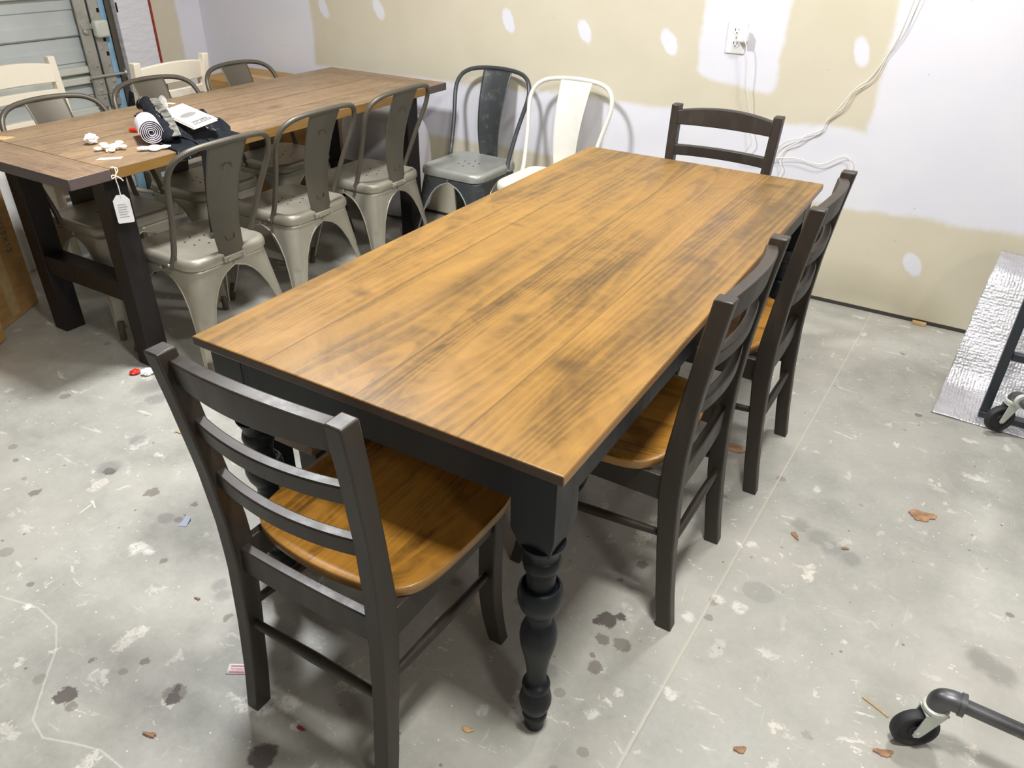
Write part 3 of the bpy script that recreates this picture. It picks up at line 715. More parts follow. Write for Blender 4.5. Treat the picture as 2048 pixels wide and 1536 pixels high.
    for s in (-1, 1): obj('frame_bolt', G().lathe([(0.0, 0.0), (0.007, 0.0), (0.007, s*0.005), (0.0, s*0.0065)], 12, (s*0.1955, -0.068, 0.424), 'x'), 'steel', t)
    rings = []
    for i in range(41):
        v = i/40; z = 0.425 + v*(0.855-0.425)
        wdt = 0.055 + 0.030*v; y = lean(z) 
        yb0 = -0.192; k = max(0, 1 - (z-0.425)/0.10)
        y = (y*(1-min(1, k)) + yb0*min(1, k)) if z < 0.525 else y
        y = min(y, -0.150 - 0.0) if z < 0.62 else y
        yl = -0.192 + 0.045*math.sin(PI*min(1, v/1.0)*0.5)*(1-v)*1.2 - v*v*0.082
        row = []
        for j in range(17):
            u = -1 + 2*j/16; x = u*wdt; emb = 0.0
            inside = (0.10 < v < 0.83)
            if inside:
                hw = 0.021; e = abs(abs(x) - hw)
                edge_v = min(abs(v-0.10), abs(v-0.83))
                emb = -0.0016*max(0.0, 1-e/0.004) if (0.14 < v < 0.80) else 0.0
            row.append((x, yl + 0.010*u*u + emb, z))
        rings.append(row)
    sp = obj('back_splat', G().loft(rings, cap=False, closed=False), back, t, ang=60, solid=0.002)
    g = G()
    for z, d in ((0.775, 1), (0.485, -1)):
        v = (z-0.425)/0.43; yl = -0.192 + 0.045*math.sin(PI*v*0.5)*(1-v)*1.2 - v*v*0.082
        wv = 0.021
        g.tube([(-wv, yl-0.001, z-0.02*d), (-wv+0.003, yl-0.002, z-0.004*d), (0, yl-0.002, z), (wv-0.003, yl-0.002, z-0.004*d), (wv, yl-0.001, z-0.02*d)], 0.0016, 6)
    obj('pressed_ridge', g, back, sp)
    g = G().box(-0.052, 0.052, -0.196, -0.186, 0.412, 0.434)
    obj('splat_bracket', g, mat, t, bevel=0.003)
    for s in (-1, 1): obj('bracket_bolt', G().lathe([(0.0, -0.203), (0.0055, -0.202), (0.006, -0.196)], 10, (s*0.034, 0, 0.423), 'y'), 'steel', t)
    return t
b1 = bistro('gunmetal', 'gunmetal', 'gun_dark', 'gunmetal bistro chair on the near side of the rustic table, under the black apron', (-1.597, -0.038, 0), PI/2)
dup(b1, 'gunmetal bistro chair, middle one of the three on the rustic table\'s near side', (-1.657, 0.500, 0), PI/2)
dup(b1, 'gunmetal bistro chair on the near side of the rustic table, closest to the back wall', (-1.660, 1.020, 0), PI/2)
b2 = bistro('gunmetal', 'gunmetal', 'gun_dark', 'gunmetal bistro chair, leftmost of the three on the rustic table\'s far side', (-2.175, -0.010, 0), -PI/2)
dup(b2, 'gunmetal bistro chair, middle one of the three on the rustic table\'s far side', (-2.215, 0.50, 0), -PI/2)
dup(b2, 'gunmetal bistro chair, rightmost of the three on the rustic table\'s far side', (-2.238, 1.019, 0), -PI/2)
bistro('black_metal', 'black_seat', 'black_metal', 'worn black metal bistro chair against the back wall', (-1.338, 1.420, 0), PI-0.02)
bistro('white_metal', 'white_metal', 'white_metal', 'white metal bistro chair against the back wall beside the black one', (-0.878, 1.392, 0), PI-0.02)

# ------------------------------------------------------------------ rustic table
RX0, RX1, RY0, RY1, RZ = -2.372, -1.585, -0.475, 1.585, 0.785
rtb = thing('rustic_table', 'weathered brown plank table on dark beam legs, at the left with a price tag hanging', 'table', ((RX0+RX1)/2, (RY0+RY1)/2, 0))
hx, hy = (RX1-RX0)/2, (RY1-RY0)/2
obj('plank_top', G().box(-hx, hx, -hy+0.152, hy-0.152, RZ-0.037, RZ), 'rustic_top', rtb, bevel=0.002)
for s in (-1, 1):
    y0, y1 = sorted((s*hy, s*(hy-0.150)))
    obj('breadboard_end', G().box(-hx, hx, y0, y1, RZ-0.037, RZ-0.0003), 'rustic_end', rtb, bevel=0.002, label='crosswise end board with dark end grain')
bxc, byc = (RX0+RX1)/2, (RY0+RY1)/2
for y0 in (-0.322, 1.335):
    fr = []
    for x1 in (-1.650, -2.205):
        obj('leg', G().box(x1-0.082-bxc, x1-bxc, y0-byc, y0+0.085-byc, 0.0, RZ-0.0375), 'dark_beam', rtb, bevel=0.004)
    obj('stretcher_beam', G().box(-2.204-bxc, -1.733-bxc, y0+0.004-byc, y0+0.081-byc, 0.262, 0.342), 'dark_beam', rtb, bevel=0.004)

# ------------------------------------------------------------------ things on the rustic table
Z = RZ
def pad(pts, z0, h, name, mat, label, cat, loc=None, bevel=0.0015, extra=None):
    g = G().loft([[(x, y, z0) for x, y in pts], [(x, y, z0+h) for x, y in pts]])
    return tag(obj(name, g, mat, bevel=bevel), label, cat)
# roll of white paper / bubble wrap: a spiral sheet
def spiral(r0, r1, turns, length, th):
    g = G(); n = int(turns*28); rings = []
    for i in range(n+1):
        a = 2*PI*turns*i/n; r = r0 + (r1-r0)*i/n
        r += 0.0008*math.sin(a*3.1)
        p = (r*math.cos(a), r*math.sin(a)); q = ((r+th)*math.cos(a), (r+th)*math.sin(a))
        rings.append([(p[0], 0, p[1]), (q[0], 0, q[1]), (q[0], length, q[1]), (p[0], length, p[1])])
    return g.loft(rings)
rl = obj('wrap_roll', spiral(0.006, 0.042, 5.5, 0.150, 0.0020), 'wrap', loc=(-1.725, -0.050, Z+0.0455), rot=(0, 0, math.radians(60)))
tag(rl, 'white rolled sheet with a spiral end lying on the rustic table', 'roll')
mk = thing('red_marker', 'red capped marker poking out behind the white roll', 'marker', (-1.925, 0.048, Z+0.010), math.radians(121))
obj('marker_cap', G().lathe([(0.0, 0.05), (0.005, 0.049), (0.0085, 0.040), (0.0095, 0.01), (0.0095, -0.02), (0, -0.02)], 18, (0,0,0), 'y'), 'red', mk)
obj('marker_barrel', G().lathe([(0.0, -0.02), (0.0085, -0.02), (0.0085, -0.05), (0, -0.05)], 18, (0,0,0), 'y'), 'red', mk)
# crumpled paper
def crumple(r, seed, zs=0.8):
    rnd = random.Random(seed); bm = bmesh.new(); bmesh.ops.create_icosphere(bm, subdivisions=3, radius=r)
    for v in bm.verts: v.co *= 0.72 + 0.36*rnd.random(); v.co.z *= zs
    zmin = min(v.co.z for v in bm.verts)
    g = G().add([(v.co.x, v.co.y, v.co.z - zmin) for v in bm.verts], [tuple(v.index for v in f.verts) for f in bm.faces]); bm.free(); return g
tag(obj('crumpled_paper', crumple(0.024, 3), 'paper', loc=(-1.920, -0.165, Z+0.0005), ang=5), 'small crumpled ball of white paper on the rustic table', 'paper')
def blobshape(circs, n=72):
    pts = []
    for i in range(n):
        a = 2*PI*i/n; d = Vector((math.cos(a), math.sin(a))); best = 0.004
        for (x, y, r) in circs:
            c = Vector((x, y)); b = d.dot(c); disc = b*b - c.dot(c) + r*r
            if disc >= 0: best = max(best, b + math.sqrt(disc))
        pts.append((d.x*best, d.y*best))
    return pts
def cutout(circs, loc, rz, z, h, name, mat, label, cat, tilt=12, lift=0.008):
    g = G().loft([[(x, y, z) for x, y in blobshape(circs)], [(x, y, z+h) for x, y in blobshape(circs)]])
    o = tag(obj(name, g, mat, loc=(loc[0], loc[1], Z+0.0005+lift), bevel=0.0006), label, cat)
    o.rotation_euler = (Matrix.Rotation(math.radians(tilt), 4, Vector((0.54, 0.84, 0))) @ Matrix.Rotation(rz, 4, 'Z')).to_euler()
    return o
cutout([(0,0,.018),(.027,.012,.014),(-.024,.016,.014),(.020,-.022,.012),(-.024,-.020,.013)], (-1.800, -0.185), 0.4, 0.0, 0.004, 'wooden_flower', 'wood_craft', 'pale wooden flower cutout lying under another in the stack on the rustic table', 'cutout')
cutout([(0,0,.018),(.027,.012,.014),(-.024,.016,.014),(.020,-.022,.012),(-.024,-.020,.013)], (-1.783, -0.168), 1.5, 0.0045, 0.004, 'wooden_flower', 'wood_craft', 'pale wooden flower cutout on top of the other one on the rustic table', 'cutout')
cutout([(0,0,.022),(.035,.004,.012),(.050,.006,.006),(-.035,.004,.014),(-.050,.002,.008)], (-1.662, -0.095), 0.95, 0.0, 0.0035, 'paper_bow', 'paper', 'white bow-shaped paper cutout near the edge of the rustic table', 'cutout')
tag(obj('paper_slip', G().loft([[(-.040,-.012,0),(.036,-.014,0),(.044,.010,0),(-.030,.013,0)], [(-.040,-.012,.0008),(.036,-.014,.0008),(.044,.010,.0008),(-.030,.013,.0008)]]), 'paper', loc=(-1.700, -0.250, Z+0.0004), rot=(0, 0, 0.85)), 'flat white paper slip near the hanging price tag', 'paper')
tag(obj('paper_scrap', G().loft([[(-.02,-.012,0),(.02,-.012,0),(.022,.010,.0),(-.018,.014,0)], [(-.02,-.012,.0008),(.02,-.012,.0008),(.022,.010,.0008),(-.018,.014,.0008)]]), 'paper_warm', loc=(-2.28, 0.45, Z+0.0004), rot=(0, 0, 0.3)), 'tiny pale paper scrap at the far side of the rustic table', 'paper')
tag(obj('card_scrap', G().loft([[(-.05,-.02,0),(.03,-.03,0),(.045,.015,.0),(-.05,.025,0)], [(-.05,-.02,.0015),(.03,-.03,.0015),(.045,.015,.0015),(-.05,.025,.0015)]]), 'tan_chip', loc=(-2.275, -0.30, Z+0.0004), rot=(0, 0, 0.5)), 'torn tan card scrap at the left picture edge on the rustic table', 'card')
# black apron: a rumpled sheet with straps
def sheet(nx, ny, fn):
    vs = [fn(i/(nx-1), j/(ny-1)) for j in range(ny) for i in range(nx)]
    fs = [(j*nx+i, j*nx+i+1, (j+1)*nx+i+1, (j+1)*nx+i) for j in range(ny-1) for i in range(nx-1)]
    return G().add(vs, fs)
ap = thing('black_apron', 'paint-spattered black apron heaped on the rustic table with straps hanging over the edge', 'apron', (-1.85, 0.20, Z))
def apf(u, v):
    A, B, C_, D_ = Vector((-2.19, 0.19)), Vector((-1.555, -0.09)), Vector((-1.545, 0.22)), Vector((-1.93, 0.37))
    p = A*(1-u)*(1-v) + B*u*(1-v) + C_*u*v + D_*(1-u)*v
    p.x += 0.012*math.sin(v*11) ; p.y += 0.014*math.sin(u*13+1)
    e = min(u, 1-u, v, 1-v); k = min(1, e/0.12)
    h = 0.004 + k*(0.020 + 0.010*math.sin(v*9-u*3) + 0.007*math.sin(v*17-u*6+1) + 0.004*math.sin(u*19+v*5)) + 0.016*k*math.exp(-((u-0.45)**2+(v-0.5)**2)/0.08)
    x, y, z = p.x, p.y, max(0.004, h)
    lim = -1.600
    if x > lim:
        over = x - lim
        x = lim + min(over, 0.030) + 0.10*max(0, over-0.03); z = max(z*(1 - over/0.05), 0.004) - max(0, over-0.026)*1.1
    return (x+1.85, y-0.20, z)
obj('cloth_body', sheet(70, 50, apf), 'dark_fabric', ap, solid=0.003, ang=75)
def W_(x, y, z): return (x+1.85, y-0.20, z)
def rope(pts, r, fl=0.75, seg=18):
    path = smooth_path(pts, 8); n = len(path)
    g = G().tube(path, [r*(0.85+0.18*math.sin(i*0.9)+0.10*math.sin(i*2.3)) * (0.5 if i in (0, n-1) else 1) for i in range(n)], seg, flat=fl)
    return g
obj('cloth_fold', rope([W_(-2.20,.255,.040), W_(-2.12,.215,.062), W_(-1.98,.135,.064), W_(-1.86,.07,.056), W_(-1.74,.02,.040), W_(-1.66,-.03,.026)], 0.025), 'dark_fabric', ap, ang=80)
MAT['trim'] = plain('spattered_grey_trim', (0.16, 0.155, 0.13), 0.7, var=0.8, scale=30)
g = G(); rings = []
for p in smooth_path([W_(-2.10,.245,.072), W_(-1.98,.175,.078), W_(-1.86,.115,.070), W_(-1.74,.05,.050), W_(-1.64,-.01,.036)], 6):
    rings.append([(p.x-0.010, p.y-0.012, p.z), (p.x+0.010, p.y+0.012, p.z+0.002), (p.x+0.010, p.y+0.012, p.z+0.005), (p.x-0.010, p.y-0.012, p.z+0.003)])
obj('apron_trim', g.loft(rings), 'trim', ap, ang=70, label='grey spattered apron trim')
def strap(pts, wd, name='strap'):
    path = smooth_path(pts, 5); rings = []
    for p in path:
        rings.append([(p.x, p.y-wd, p.z), (p.x+0.003, p.y-wd, p.z), (p.x+0.003, p.y+wd, p.z), (p.x, p.y+wd, p.z)])
    obj(name, G().loft(rings), 'dark_fabric', ap, ang=60)
strap([W_(-1.66,.03,.03), W_(-1.572,.035,.010), W_(-1.568,.035,-.05), W_(-1.566,.02,-.18), W_(-1.566,.008,-.315)], 0.014)
strap([W_(-1.66,.08,.03), W_(-1.572,.085,.010), W_(-1.568,.082,-.06), W_(-1.564,.06,-.16), W_(-1.562,.03,-.25)], 0.012)
bk = thing('instruction_sheet', 'cream folded instruction sheet with a grey circle lying on the black apron', 'booklet', (-1.735, 0.125, Z+0.074), 0)
bk.rotation_euler = (math.radians(-12), math.radians(0), math.radians(-17+180))
obj('page', G().box(-0.165, 0.165, -0.047, 0.047, 0.0, 0.002), 'paper_warm', bk)
obj('page', G().box(-0.170, 0.150, -0.042, 0.052, -0.004, -0.0015), 'paper_warm', bk)
MAT['grey_print'] = plain('grey_print', (0.26, 0.24, 0.23), 0.6)
obj('printed_circle', G().lathe([(0.0, 0.0021), (0.030, 0.0021), (0.030, 0.0024), (0.0, 0.0024)], 28, (0.0, 0.0, 0)), 'grey_print', bk)
g = G()
for k, (x, y, a, b) in enumerate(((-0.05,-0.03,.006,.006),(-0.05,-0.014,.008,.010),(-0.05,0.006,.006,.006),(-0.05,0.022,.007,.009),(-0.068,-0.02,.005,.022),(-0.068,0.025,.004,.012),(-0.083,0.0,.005,.034))):
    g.box(x-0.055-a, x-0.055+a, y*0.85-b, y*0.85+b, 0.0021, 0.0024)
obj('printed_icons', g, 'ink', bk)
g = G()
for k in range(4): g.box(0.045+k*0.008, 0.048+k*0.008, -0.02, 0.016, 0.0021, 0.0023)
obj('printed_lines', g, 'grey_print', bk)
def bagf(u, v):
    x = -0.09 + 0.18*v + 0.015*math.sin(u*6); y = -0.055 + 0.11*u; z = 0.012 + 0.05*math.sin(v*PI)*(0.6+0.4*math.sin(u*9)) + 0.01*math.sin(v*15+u*4)
    return (x, y, z)
tag(obj('clear_bag', sheet(20, 24, bagf), 'clear', loc=(-2.150, 0.275, Z+0.004), rot=(0, 0, -0.6), ang=80), 'crinkled clear plastic bag behind the black apron on the rustic table', 'plastic bag')
# price tag
pt = thing('price_tag', 'white price tag hanging on a string from the corner of the rustic table', 'tag', (RX1+0.004, -0.318, 0.655))
tp = [(-.023,-.055),(.023,-.055),(.026,-.050),(.026,.024),(.012,.042),(-.012,.042),(-.026,.024),(-.026,-.050)]
obj('tag_card', G().loft([[(0.002, x, z) for x, z in tp], [(0.0032, x, z) for x, z in tp]]), 'paper', pt, rot=(0, 0, math.radians(-32)))
g = G()
for k in range(6): g.box(0.0033, 0.0036, -0.016, 0.014-0.004*(k % 2), -0.034+k*0.0085, -0.0325+k*0.0085)
obj('tag_writing', g, 'grey_print', pt, rot=(0, 0, math.radians(-32)))
obj('tag_string', G().tube(smooth_path([(0.003, 0, 0.036), (0.004, 0.0, 0.07), (0.005, -0.003, 0.098), (0.006, 0.002, 0.115), (0.004, 0.004, 0.128), (-0.012, 0.006, 0.1335)], 5), 0.0018, 8)
    .tube(smooth_path([(0.006, 0.0, 0.108), (0.007, -0.014, 0.112), (0.007, -0.016, 0.102), (0.006, 0.0, 0.106)], 5), 0.0018, 8)
    .tube(smooth_path([(0.006, 0.0, 0.110), (0.008, 0.010, 0.125), (0.004, 0.006, 0.1325), (-0.006, -0.004, 0.134)], 5), 0.0018, 8)
    .tube(smooth_path([(0.006, 0.0, 0.107), (0.007, 0.014, 0.095), (0.007, 0.020, 0.086)], 5), 0.0022, 8), 'string', pt)

# ------------------------------------------------------------------ things around the left side
def carton(name, label, corner, d1, a, b, h, cat='box'):
    d1 = Vector((d1[0], d1[1], 0)).normalized(); d2 = Vector((-d1.y, d1.x, 0))
    if d2.x > 0: d2 = -d2
    t = thing(name, label, cat, (corner[0], corner[1], 0), math.atan2(d1.y, d1.x))
    s = 1 if (Matrix.Rotation(math.atan2(d1.y, d1.x), 3, 'Z') @ Vector((0, 1, 0))).dot(d2) > 0 else -1
    y0, y1 = sorted((0, s*b))
    obj('carton_body', G().box(0, a, y0, y1, 0.001, h), 'cardboard', t, bevel=0.004)
    return t, s
cb, s = carton('cardboard_box', 'tall upright cardboard box marked 30X12X12 at the left picture edge', (-2.582, -0.218), (0.514, -0.857), 0.305, 0.305, 0.76)
obj('tape_strip', G().box(0.14, 0.20, -s*0.0012, -s*0.0002, 0.02, 0.755), 'tape', cb)
m_ = frame((0.075, -s*0.0010, 0.42), (0, 0, -1), (1, 0, 0)) if s < 0 else frame((0.075, -s*0.0010, 0.42), (0, 0, -1), (1, 0, 0))
text('printed_text', 'BOX 30X12X12', 0.045, 'ink', cb, m_)
cb2, s = carton('cardboard_box', 'low orange cardboard box at the left picture edge, in front of the tall one', (-2.351, -0.491), (0.514, -0.857), 0.40, 0.305, 0.42)
cb3 = thing('cardboard_box', 'large cardboard box standing in the corner behind the far end of the rustic table', 'box', (-2.87, 1.47, 0))
obj('carton_body', G().box(-0.26, 0.26, -0.20, 0.20, 0.001, 0.70), 'cardboard', cb3, bevel=0.004)
obj('tape_strip', G().box(-0.26, 0.261, -0.03, 0.03, 0.7002, 0.701), 'tape', cb3)
tw = thing('white_tower', 'slim white cylinder with a grey cap standing behind the tall cardboard box', 'tower', (-2.99, -0.045, 0))
obj('tower_body', G().lathe([(0, 0.001), (0.050, 0.001), (0.052, 0.02), (0.052, 0.60), (0, 0.60)], 32), 'white_plastic', tw)
obj('tower_cap', G().lathe([(0, 0.601), (0.056, 0.601), (0.056, 0.63), (0.045, 0.645), (0, 0.648)], 32), 'galv', tw)
obj('tower_slot', G().box(0.030, 0.046, -0.046, -0.024, 0.33, 0.40), 'hole', tw)
# white plastic wrapped bundle against the back wall
def superq(a, b, c, e=0.45, n=36):
    g = G(); rings = []
    def sp(v, p): return math.copysign(abs(v)**p, v)
    for i in range(n//2+1):
        ph = -PI/2 + PI*i/(n//2); ring = []
        for j in range(n):
            th = 2*PI*j/n; wv = 1 + 0.02*math.sin(5*th+3*ph)
            ring.append((a*sp(math.cos(ph), e)*sp(math.cos(th), e)*wv, b*sp(math.cos(ph), e)*sp(math.sin(th), e)*wv, c + c*sp(math.sin(ph), 0.5)))
        rings.append(ring)
    return g.loft(rings)
tag(obj('wrapped_bundle', superq(0.27, 0.115, 0.30), 'wrap', loc=(-2.05, 1.625, 0.001), ang=80), 'large white plastic-wrapped bundle leaning on the back wall beyond the rustic table', 'bundle')
tag(obj('wrapped_bundle', superq(0.10, 0.07, 0.055), 'wrap', loc=(-2.42, 1.50, 0.001), ang=80), 'small crumpled white plastic bag on the floor beside the wrapped bundle', 'bag')
# on the cream chairs
def clf(u, v):
    x = -0.12+0.24*u; y = -0.10+0.20*v; e = min(u,1-u,v,1-v)
    return (x, y, 0.004 + min(1, e/0.2)*(0.19 + 0.05*math.sin(u*6+1)+0.02*math.sin(v*9)))
tag(obj('black_cloth', sheet(26, 26, clf), 'dark_fabric', loc=(-2.845, 0.745, 0.4785), solid=0.003, ang=70), 'black paint-spattered cloth bundle on the seat of the cream chair', 'cloth')
g = G()
for k in range(5): 
    n0 = len(g.v); g.box(-0.07, 0.07, -0.05, 0.05, 0.001+k*0.004, 0.003+k*0.004); g.xf(Matrix.Rotation(0.35*k-0.4, 4, 'Z'), n0)
tag(obj('paper_stack', g, 'paper', loc=(-2.98, 0.90, 0.4785)), 'small stack of white papers on the seat of the cream chair', 'paper')
tag(obj('white_bin', G().lathe([(0, 0.001), (0.115, 0.001), (0.135, 0.60), (0.139, 0.605), (0.131, 0.605), (0.11, 0.02), (0, 0.02)], 36), 'white_plastic', loc=(-3.02, 1.115, 0), ang=40), 'white round bin standing behind the cream chair with cloth on it', 'bin')
ja = thing('shiny_jar', 'small shiny blue and silver jar on the floor by the garage door', 'jar', (-3.33, 1.02, 0))
MAT['blue_gloss'] = plain('glossy_blue', (0.03, 0.06, 0.16), 0.08)
obj('jar_body', G().lathe([(0, 0.001), (0.045, 0.001), (0.058, 0.03), (0.058, 0.09), (0.04, 0.12), (0, 0.12)], 30), 'steel', ja)
obj('jar_band', G().lathe([(0.0585, 0.04), (0.0605, 0.045), (0.0605, 0.085), (0.0585, 0.09)], 30), 'blue_gloss', ja)

# ------------------------------------------------------------------ right side: foil, frames, casters
def foilf(u, v):
    prof = [(0.984,0.004),(1.05,0.006),(1.13,0.008),(1.21,0.02),(1.255,0.07),(1.30,0.15),(1.345,0.23),(1.385,0.305),(1.415,0.365),(1.445,0.400),(1.49,0.415),(1.56,0.418),(1.68,0.41)]
    s = v*(len(prof)-1); i = min(int(s), len(prof)-2); f = s-i
    y = prof[i][0]*(1-f)+prof[i+1][0]*f; z = prof[i][1]*(1-f)+prof[i+1][1]*f
    x = 0.975 + 0.55*u + 0.07*v*(1-u*0.3)
    z += 0.004*math.sin(u*17+v*9)*(1 if v > 0.2 else 0.25) + 0.002*math.sin(v*50+u*8)*(v > 0.2)
    return (x, y - 0.02*u, max(z, 0.003))
tag(obj('foil_sheet', sheet(60, 90, foilf), 'foil', solid=0.004, ang=80), 'silver bubble foil insulation sheet draped down to the floor at the right', 'insulation')
sf = thing('steel_stand', 'dark square-tube stand in front of the silver foil at the right picture edge', 'stand', (1.121, 1.05, 0.010))
MAT['navy_steel'] = plain('dark_navy_steel', (0.022, 0.028, 0.036), 0.4)
obj('post', G().box(0.0, 0.030, -0.015, 0.015, 0.022, 0.60), 'navy_steel', sf, bevel=0.002)
obj('post', G().box(0.55, 0.58, -0.015, 0.015, 0.022, 0.60), 'navy_steel', sf, bevel=0.002)
obj('crossbar', G().box(0.031, 0.549, -0.012, 0.012, 0.235, 0.262), 'navy_steel', sf, bevel=0.002)
obj('base_rail', G().box(0.0, 0.58, -0.018, 0.018, 0.0, 0.021), 'navy_steel', sf, bevel=0.002)
rk = thing('pipe_rack', 'rolling iron pipe rack on swivel casters, mostly beyond the right picture edge', 'rack', (1.10, -0.46, 0))
MAT['iron'] = metalmat('dark_iron_pipe', (0.13, 0.13, 0.135), 0.75, 0.36, (0.30, 0.30, 0.29))
MAT['white_zinc'] = metalmat('pale_zinc_fork', (0.60, 0.63, 0.58), 0.25, 0.4)
def caster(cx, cy, ang, lift=0.0):
    # wheel on the floor; axle direction ang; stem at (tx,ty)
    M_ = Matrix.Translation((cx, cy, 0.050+lift)) @ Matrix.Rotation(ang, 4, 'Z')
    g = G().lathe([(0.0, -0.011), (0.014, -0.011), (0.018, -0.006), (0.034, -0.006), (0.040, -0.012), (0.0465, -0.012), (0.0495, -0.007), (0.050, 0), (0.0495, 0.007), (0.0465, 0.012), (0.040, 0.012), (0.034, 0.006), (0.018, 0.006), (0.014, 0.011), (0.0, 0.011)], 48, (0,0,0), 'y').xf(M_)
    wl = obj('caster_wheel', g, 'rubber', rk, ang=30, loc=(-1.10, 0.46, 0))
    g = G()
    for s in (-1, 1):
        # tapered fork arm from the axle up to the plate
        pts = [(-0.009, -0.010), (0.009, -0.010), (0.034, 0.062), (-0.006, 0.062)]
        pts = [(-0.010,-0.004),(-0.006,-0.010),(0.006,-0.010),(0.010,-0.004),(0.045,0.060),(0.002,0.060)]
        g.loft([[(x, s*0.0155, z) for x, z in pts], [(x, s*0.0180, z) for x, z in pts]])
    g.box(0.0, 0.048, -0.018, 0.018, 0.0595, 0.0635)
    g.lathe([(0.022, 0.064), (0.026, 0.068), (0.026, 0.076), (0.020, 0.079), (0, 0.079)], 28, (0.024, 0, 0))
    g.lathe([(0.0, -0.020), (0.006, -0.020), (0.006, 0.020), (0.0, 0.020)], 14, (0, 0, 0), 'y')
    g.xf(M_)
    obj('caster_fork', g, 'white_zinc', rk, ang=30, loc=(-1.10, 0.46, 0))
def ptube(name, pts, r, mat='iron'):
    o = obj(name, G().tube(pts, r, 20), mat, rk, loc=(-1.10, 0.46, 0)); return o
# near caster
a1 = math.radians(28)
caster(1.086, -0.478, a1)
sx_, sy_ = 1.086+0.024*math.cos(a1), -0.478+0.024*math.sin(a1)
ptube('pipe_elbow', smooth_path([(sx_, sy_, 0.129), (sx_, sy_, 0.142), (sx_+0.006, sy_, 0.152), (sx_+0.020, sy_, 0.157), (sx_+0.036, sy_, 0.157)], 5), 0.0215)
ptube('pipe_collar', [(sx_+0.034, sy_, 0.157), (sx_+0.044, sy_, 0.157)], 0.0245)
ptube('base_pipe', [(sx_+0.040, sy_, 0.157), (2.05, sy_-0.03, 0.157)], 0.0150)
# far caster
caster(1.178, 0.962, math.radians(35), 0.011)
fx, fy = 1.178+0.024*math.cos(math.radians(35)), 0.962+0.024*math.sin(math.radians(35))
ptube('pipe_elbow', smooth_path([(fx, fy, 0.129), (fx, fy, 0.142), (fx+0.005, fy-0.006, 0.152), (fx+0.012, fy-0.018, 0.156), (fx+0.020, fy-0.034, 0.156)], 5), 0.0210)
ptube('pipe_collar', [(fx+0.018, fy-0.030, 0.156), (fx+0.024, fy-0.043, 0.156)], 0.0245, 'white_zinc')
ptube('base_pipe', [(fx+0.020, fy-0.036, 0.156), (1.62, 0.16, 0.157), (2.05, -0.46, 0.157)], 0.0140)

# ------------------------------------------------------------------ litter on the floor
def leaf(loc, rz, L, W_, label, mat='leaf', seed=0):
    rnd = random.Random(seed); pts = []; n = 22
    for i in range(n):
        a = 2*PI*i/n; r = 1 + 0.28*math.sin(3*a+seed) * 0.6 + rnd.uniform(-0.14, 0.14)
        pts.append((L*0.5*math.cos(a)*r, W_*0.5*math.sin(a)*r))
    g = G(); rings = []
    for f, z in ((1.0, 0.0012), (1.0, 0.002), (0.6, 0.005), (0.02, 0.003)):
        rings.append([(x*f, y*f, z + (0.004*abs(x)/L if f == 1.0 else 0)) for x, y in pts])
    g.loft(rings)
    return tag(obj('dry_leaf', g, mat, loc=(loc[0], loc[1], 0.0), rot=(0, 0, rz), ang=60), label, 'leaf')
leaf((1.018, 0.345), 0.3, 0.074, 0.048, 'largest brown dry leaf, on the floor to the right of the joint line', seed=1)
leaf((0.715, 0.052), -0.9, 0.034, 0.014, 'curled orange leaf just right of the floor joint line', seed=2)
leaf((0.850, 0.074), 0.4, 0.020, 0.009, 'tiny brown leaf bit right of the curled orange leaf', seed=3)
leaf((0.430, 0.378), 0.2, 0.085, 0.045, 'brown dry leaf on the floor under the far right dining chair', seed=4)
leaf((-0.318, -1.332), 0.35, 0.030, 0.011, 'orange brown leaf bit on the floor at the lower left', seed=5)
leaf((0.780, -0.691), 0.6, 0.026, 0.016, 'orange leaf bit at the bottom picture edge right of the joint line', seed=6)
leaf((0.257, -0.960), 0.2, 0.028, 0.013, 'tan leaf bit on the floor near the front turned table leg', 'tan_chip', seed=7)
leaf((-0.052, -1.150), 0.1, 0.022, 0.009, 'small dark red chip on a white splash near the front chair', 'dark_red', seed=8)
leaf((-1.215, -0.505), 0.5, 0.036, 0.012, 'brown wood chip on the floor left of the front chair back', seed=9)
leaf((-1.205, -0.555), 0.2, 0.020, 0.010, 'small orange chip left of the front chair', 'tan_chip', seed=10)
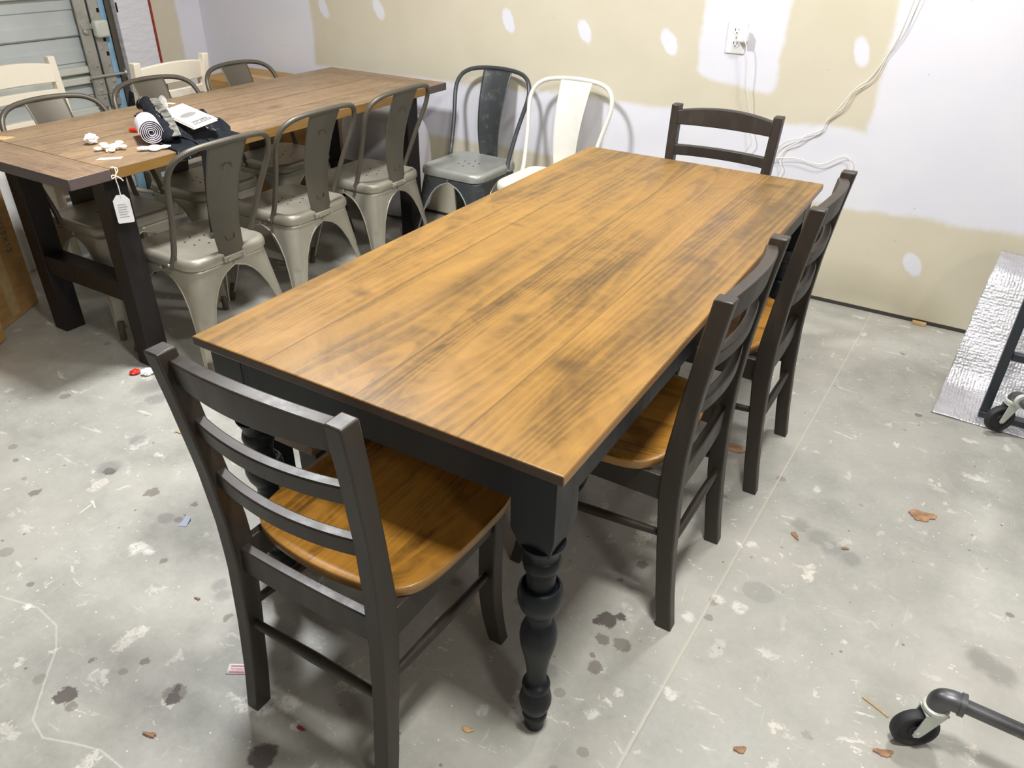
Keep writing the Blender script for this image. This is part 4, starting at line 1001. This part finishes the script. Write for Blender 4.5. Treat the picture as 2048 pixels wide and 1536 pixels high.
leaf((-0.545, -1.020), 0.2, 0.018, 0.006, 'thin orange sliver left of the front chair legs', seed=11)
leaf((1.045, -0.535), 0.4, 0.040, 0.018, 'brown leaf caught under the near caster wheel', seed=12)
tag(obj('paper_scrap', G().loft([[(-.012,-.016,.0006),(.012,-.014,.0006),(.010,.016,.0006),(-.004,.022,.0006)], [(-.012,-.016,.0014),(.012,-.014,.0014),(.012,.016,.010),(-.004,.022,.010)]]), 'blue_scrap', loc=(-0.812, -0.845, 0.0), rot=(0, 0, 0.4)), 'pale bluish paper scrap on the floor left of the front chair', 'paper')
tag(obj('wood_splinter', G().box(-0.032, 0.032, -0.0022, 0.0022, 0.0005, 0.003), 'tan_chip', loc=(1.010, -0.425, 0), rot=(0, 0, math.radians(-22))), 'thin tan wood splinter pointing at the near caster', 'splinter')
wr = thing('candy_wrapper', 'crumpled red and white wrapper on the floor by the rustic table leg', 'wrapper', (-1.640, -0.372, 0))
obj('white_part', crumple(0.028, 11, 0.35), 'paper', wr, loc=(0.012, 0.012, 0.0005), ang=5)
obj('red_part', crumple(0.020, 12, 0.4), 'red', wr, loc=(-0.030, -0.014, 0.0005), ang=5)
# store sticker by the rear foot of the front chair
sk = thing('store_sticker', 'small white sticker with red print at the rear foot of the front chair', 'sticker', (-0.275, -1.107, 0.0), math.radians(30))
obj('sticker_paper', sheet(12, 2, lambda u, v: (-0.040+0.078*u, -0.014+0.028*v, 0.0012+0.010*max(0, u-0.45)**2)), 'paper', sk, solid=0.0006)
obj('red_band', G().box(-0.034, 0.003, 0.0065, 0.0095, 0.0018, 0.0021).box(-0.034, 0.003, -0.0105, -0.0065, 0.0018, 0.0021), 'pink_ink', sk)
text('printed_text', 'TOP CHOICE', 0.0085, 'pink_ink', sk, frame((-0.0155, -0.0005, 0.0020), (1, 0, 0), (0, 1, 0)), 0.0001, 0.72)
g = G()
for k in range(9): g.box(0.009+k*0.0022, 0.010+k*0.0022+(k % 3)*0.0004, -0.008, 0.008, 0.0032, 0.0036)
obj('barcode', g, 'ink', sk)
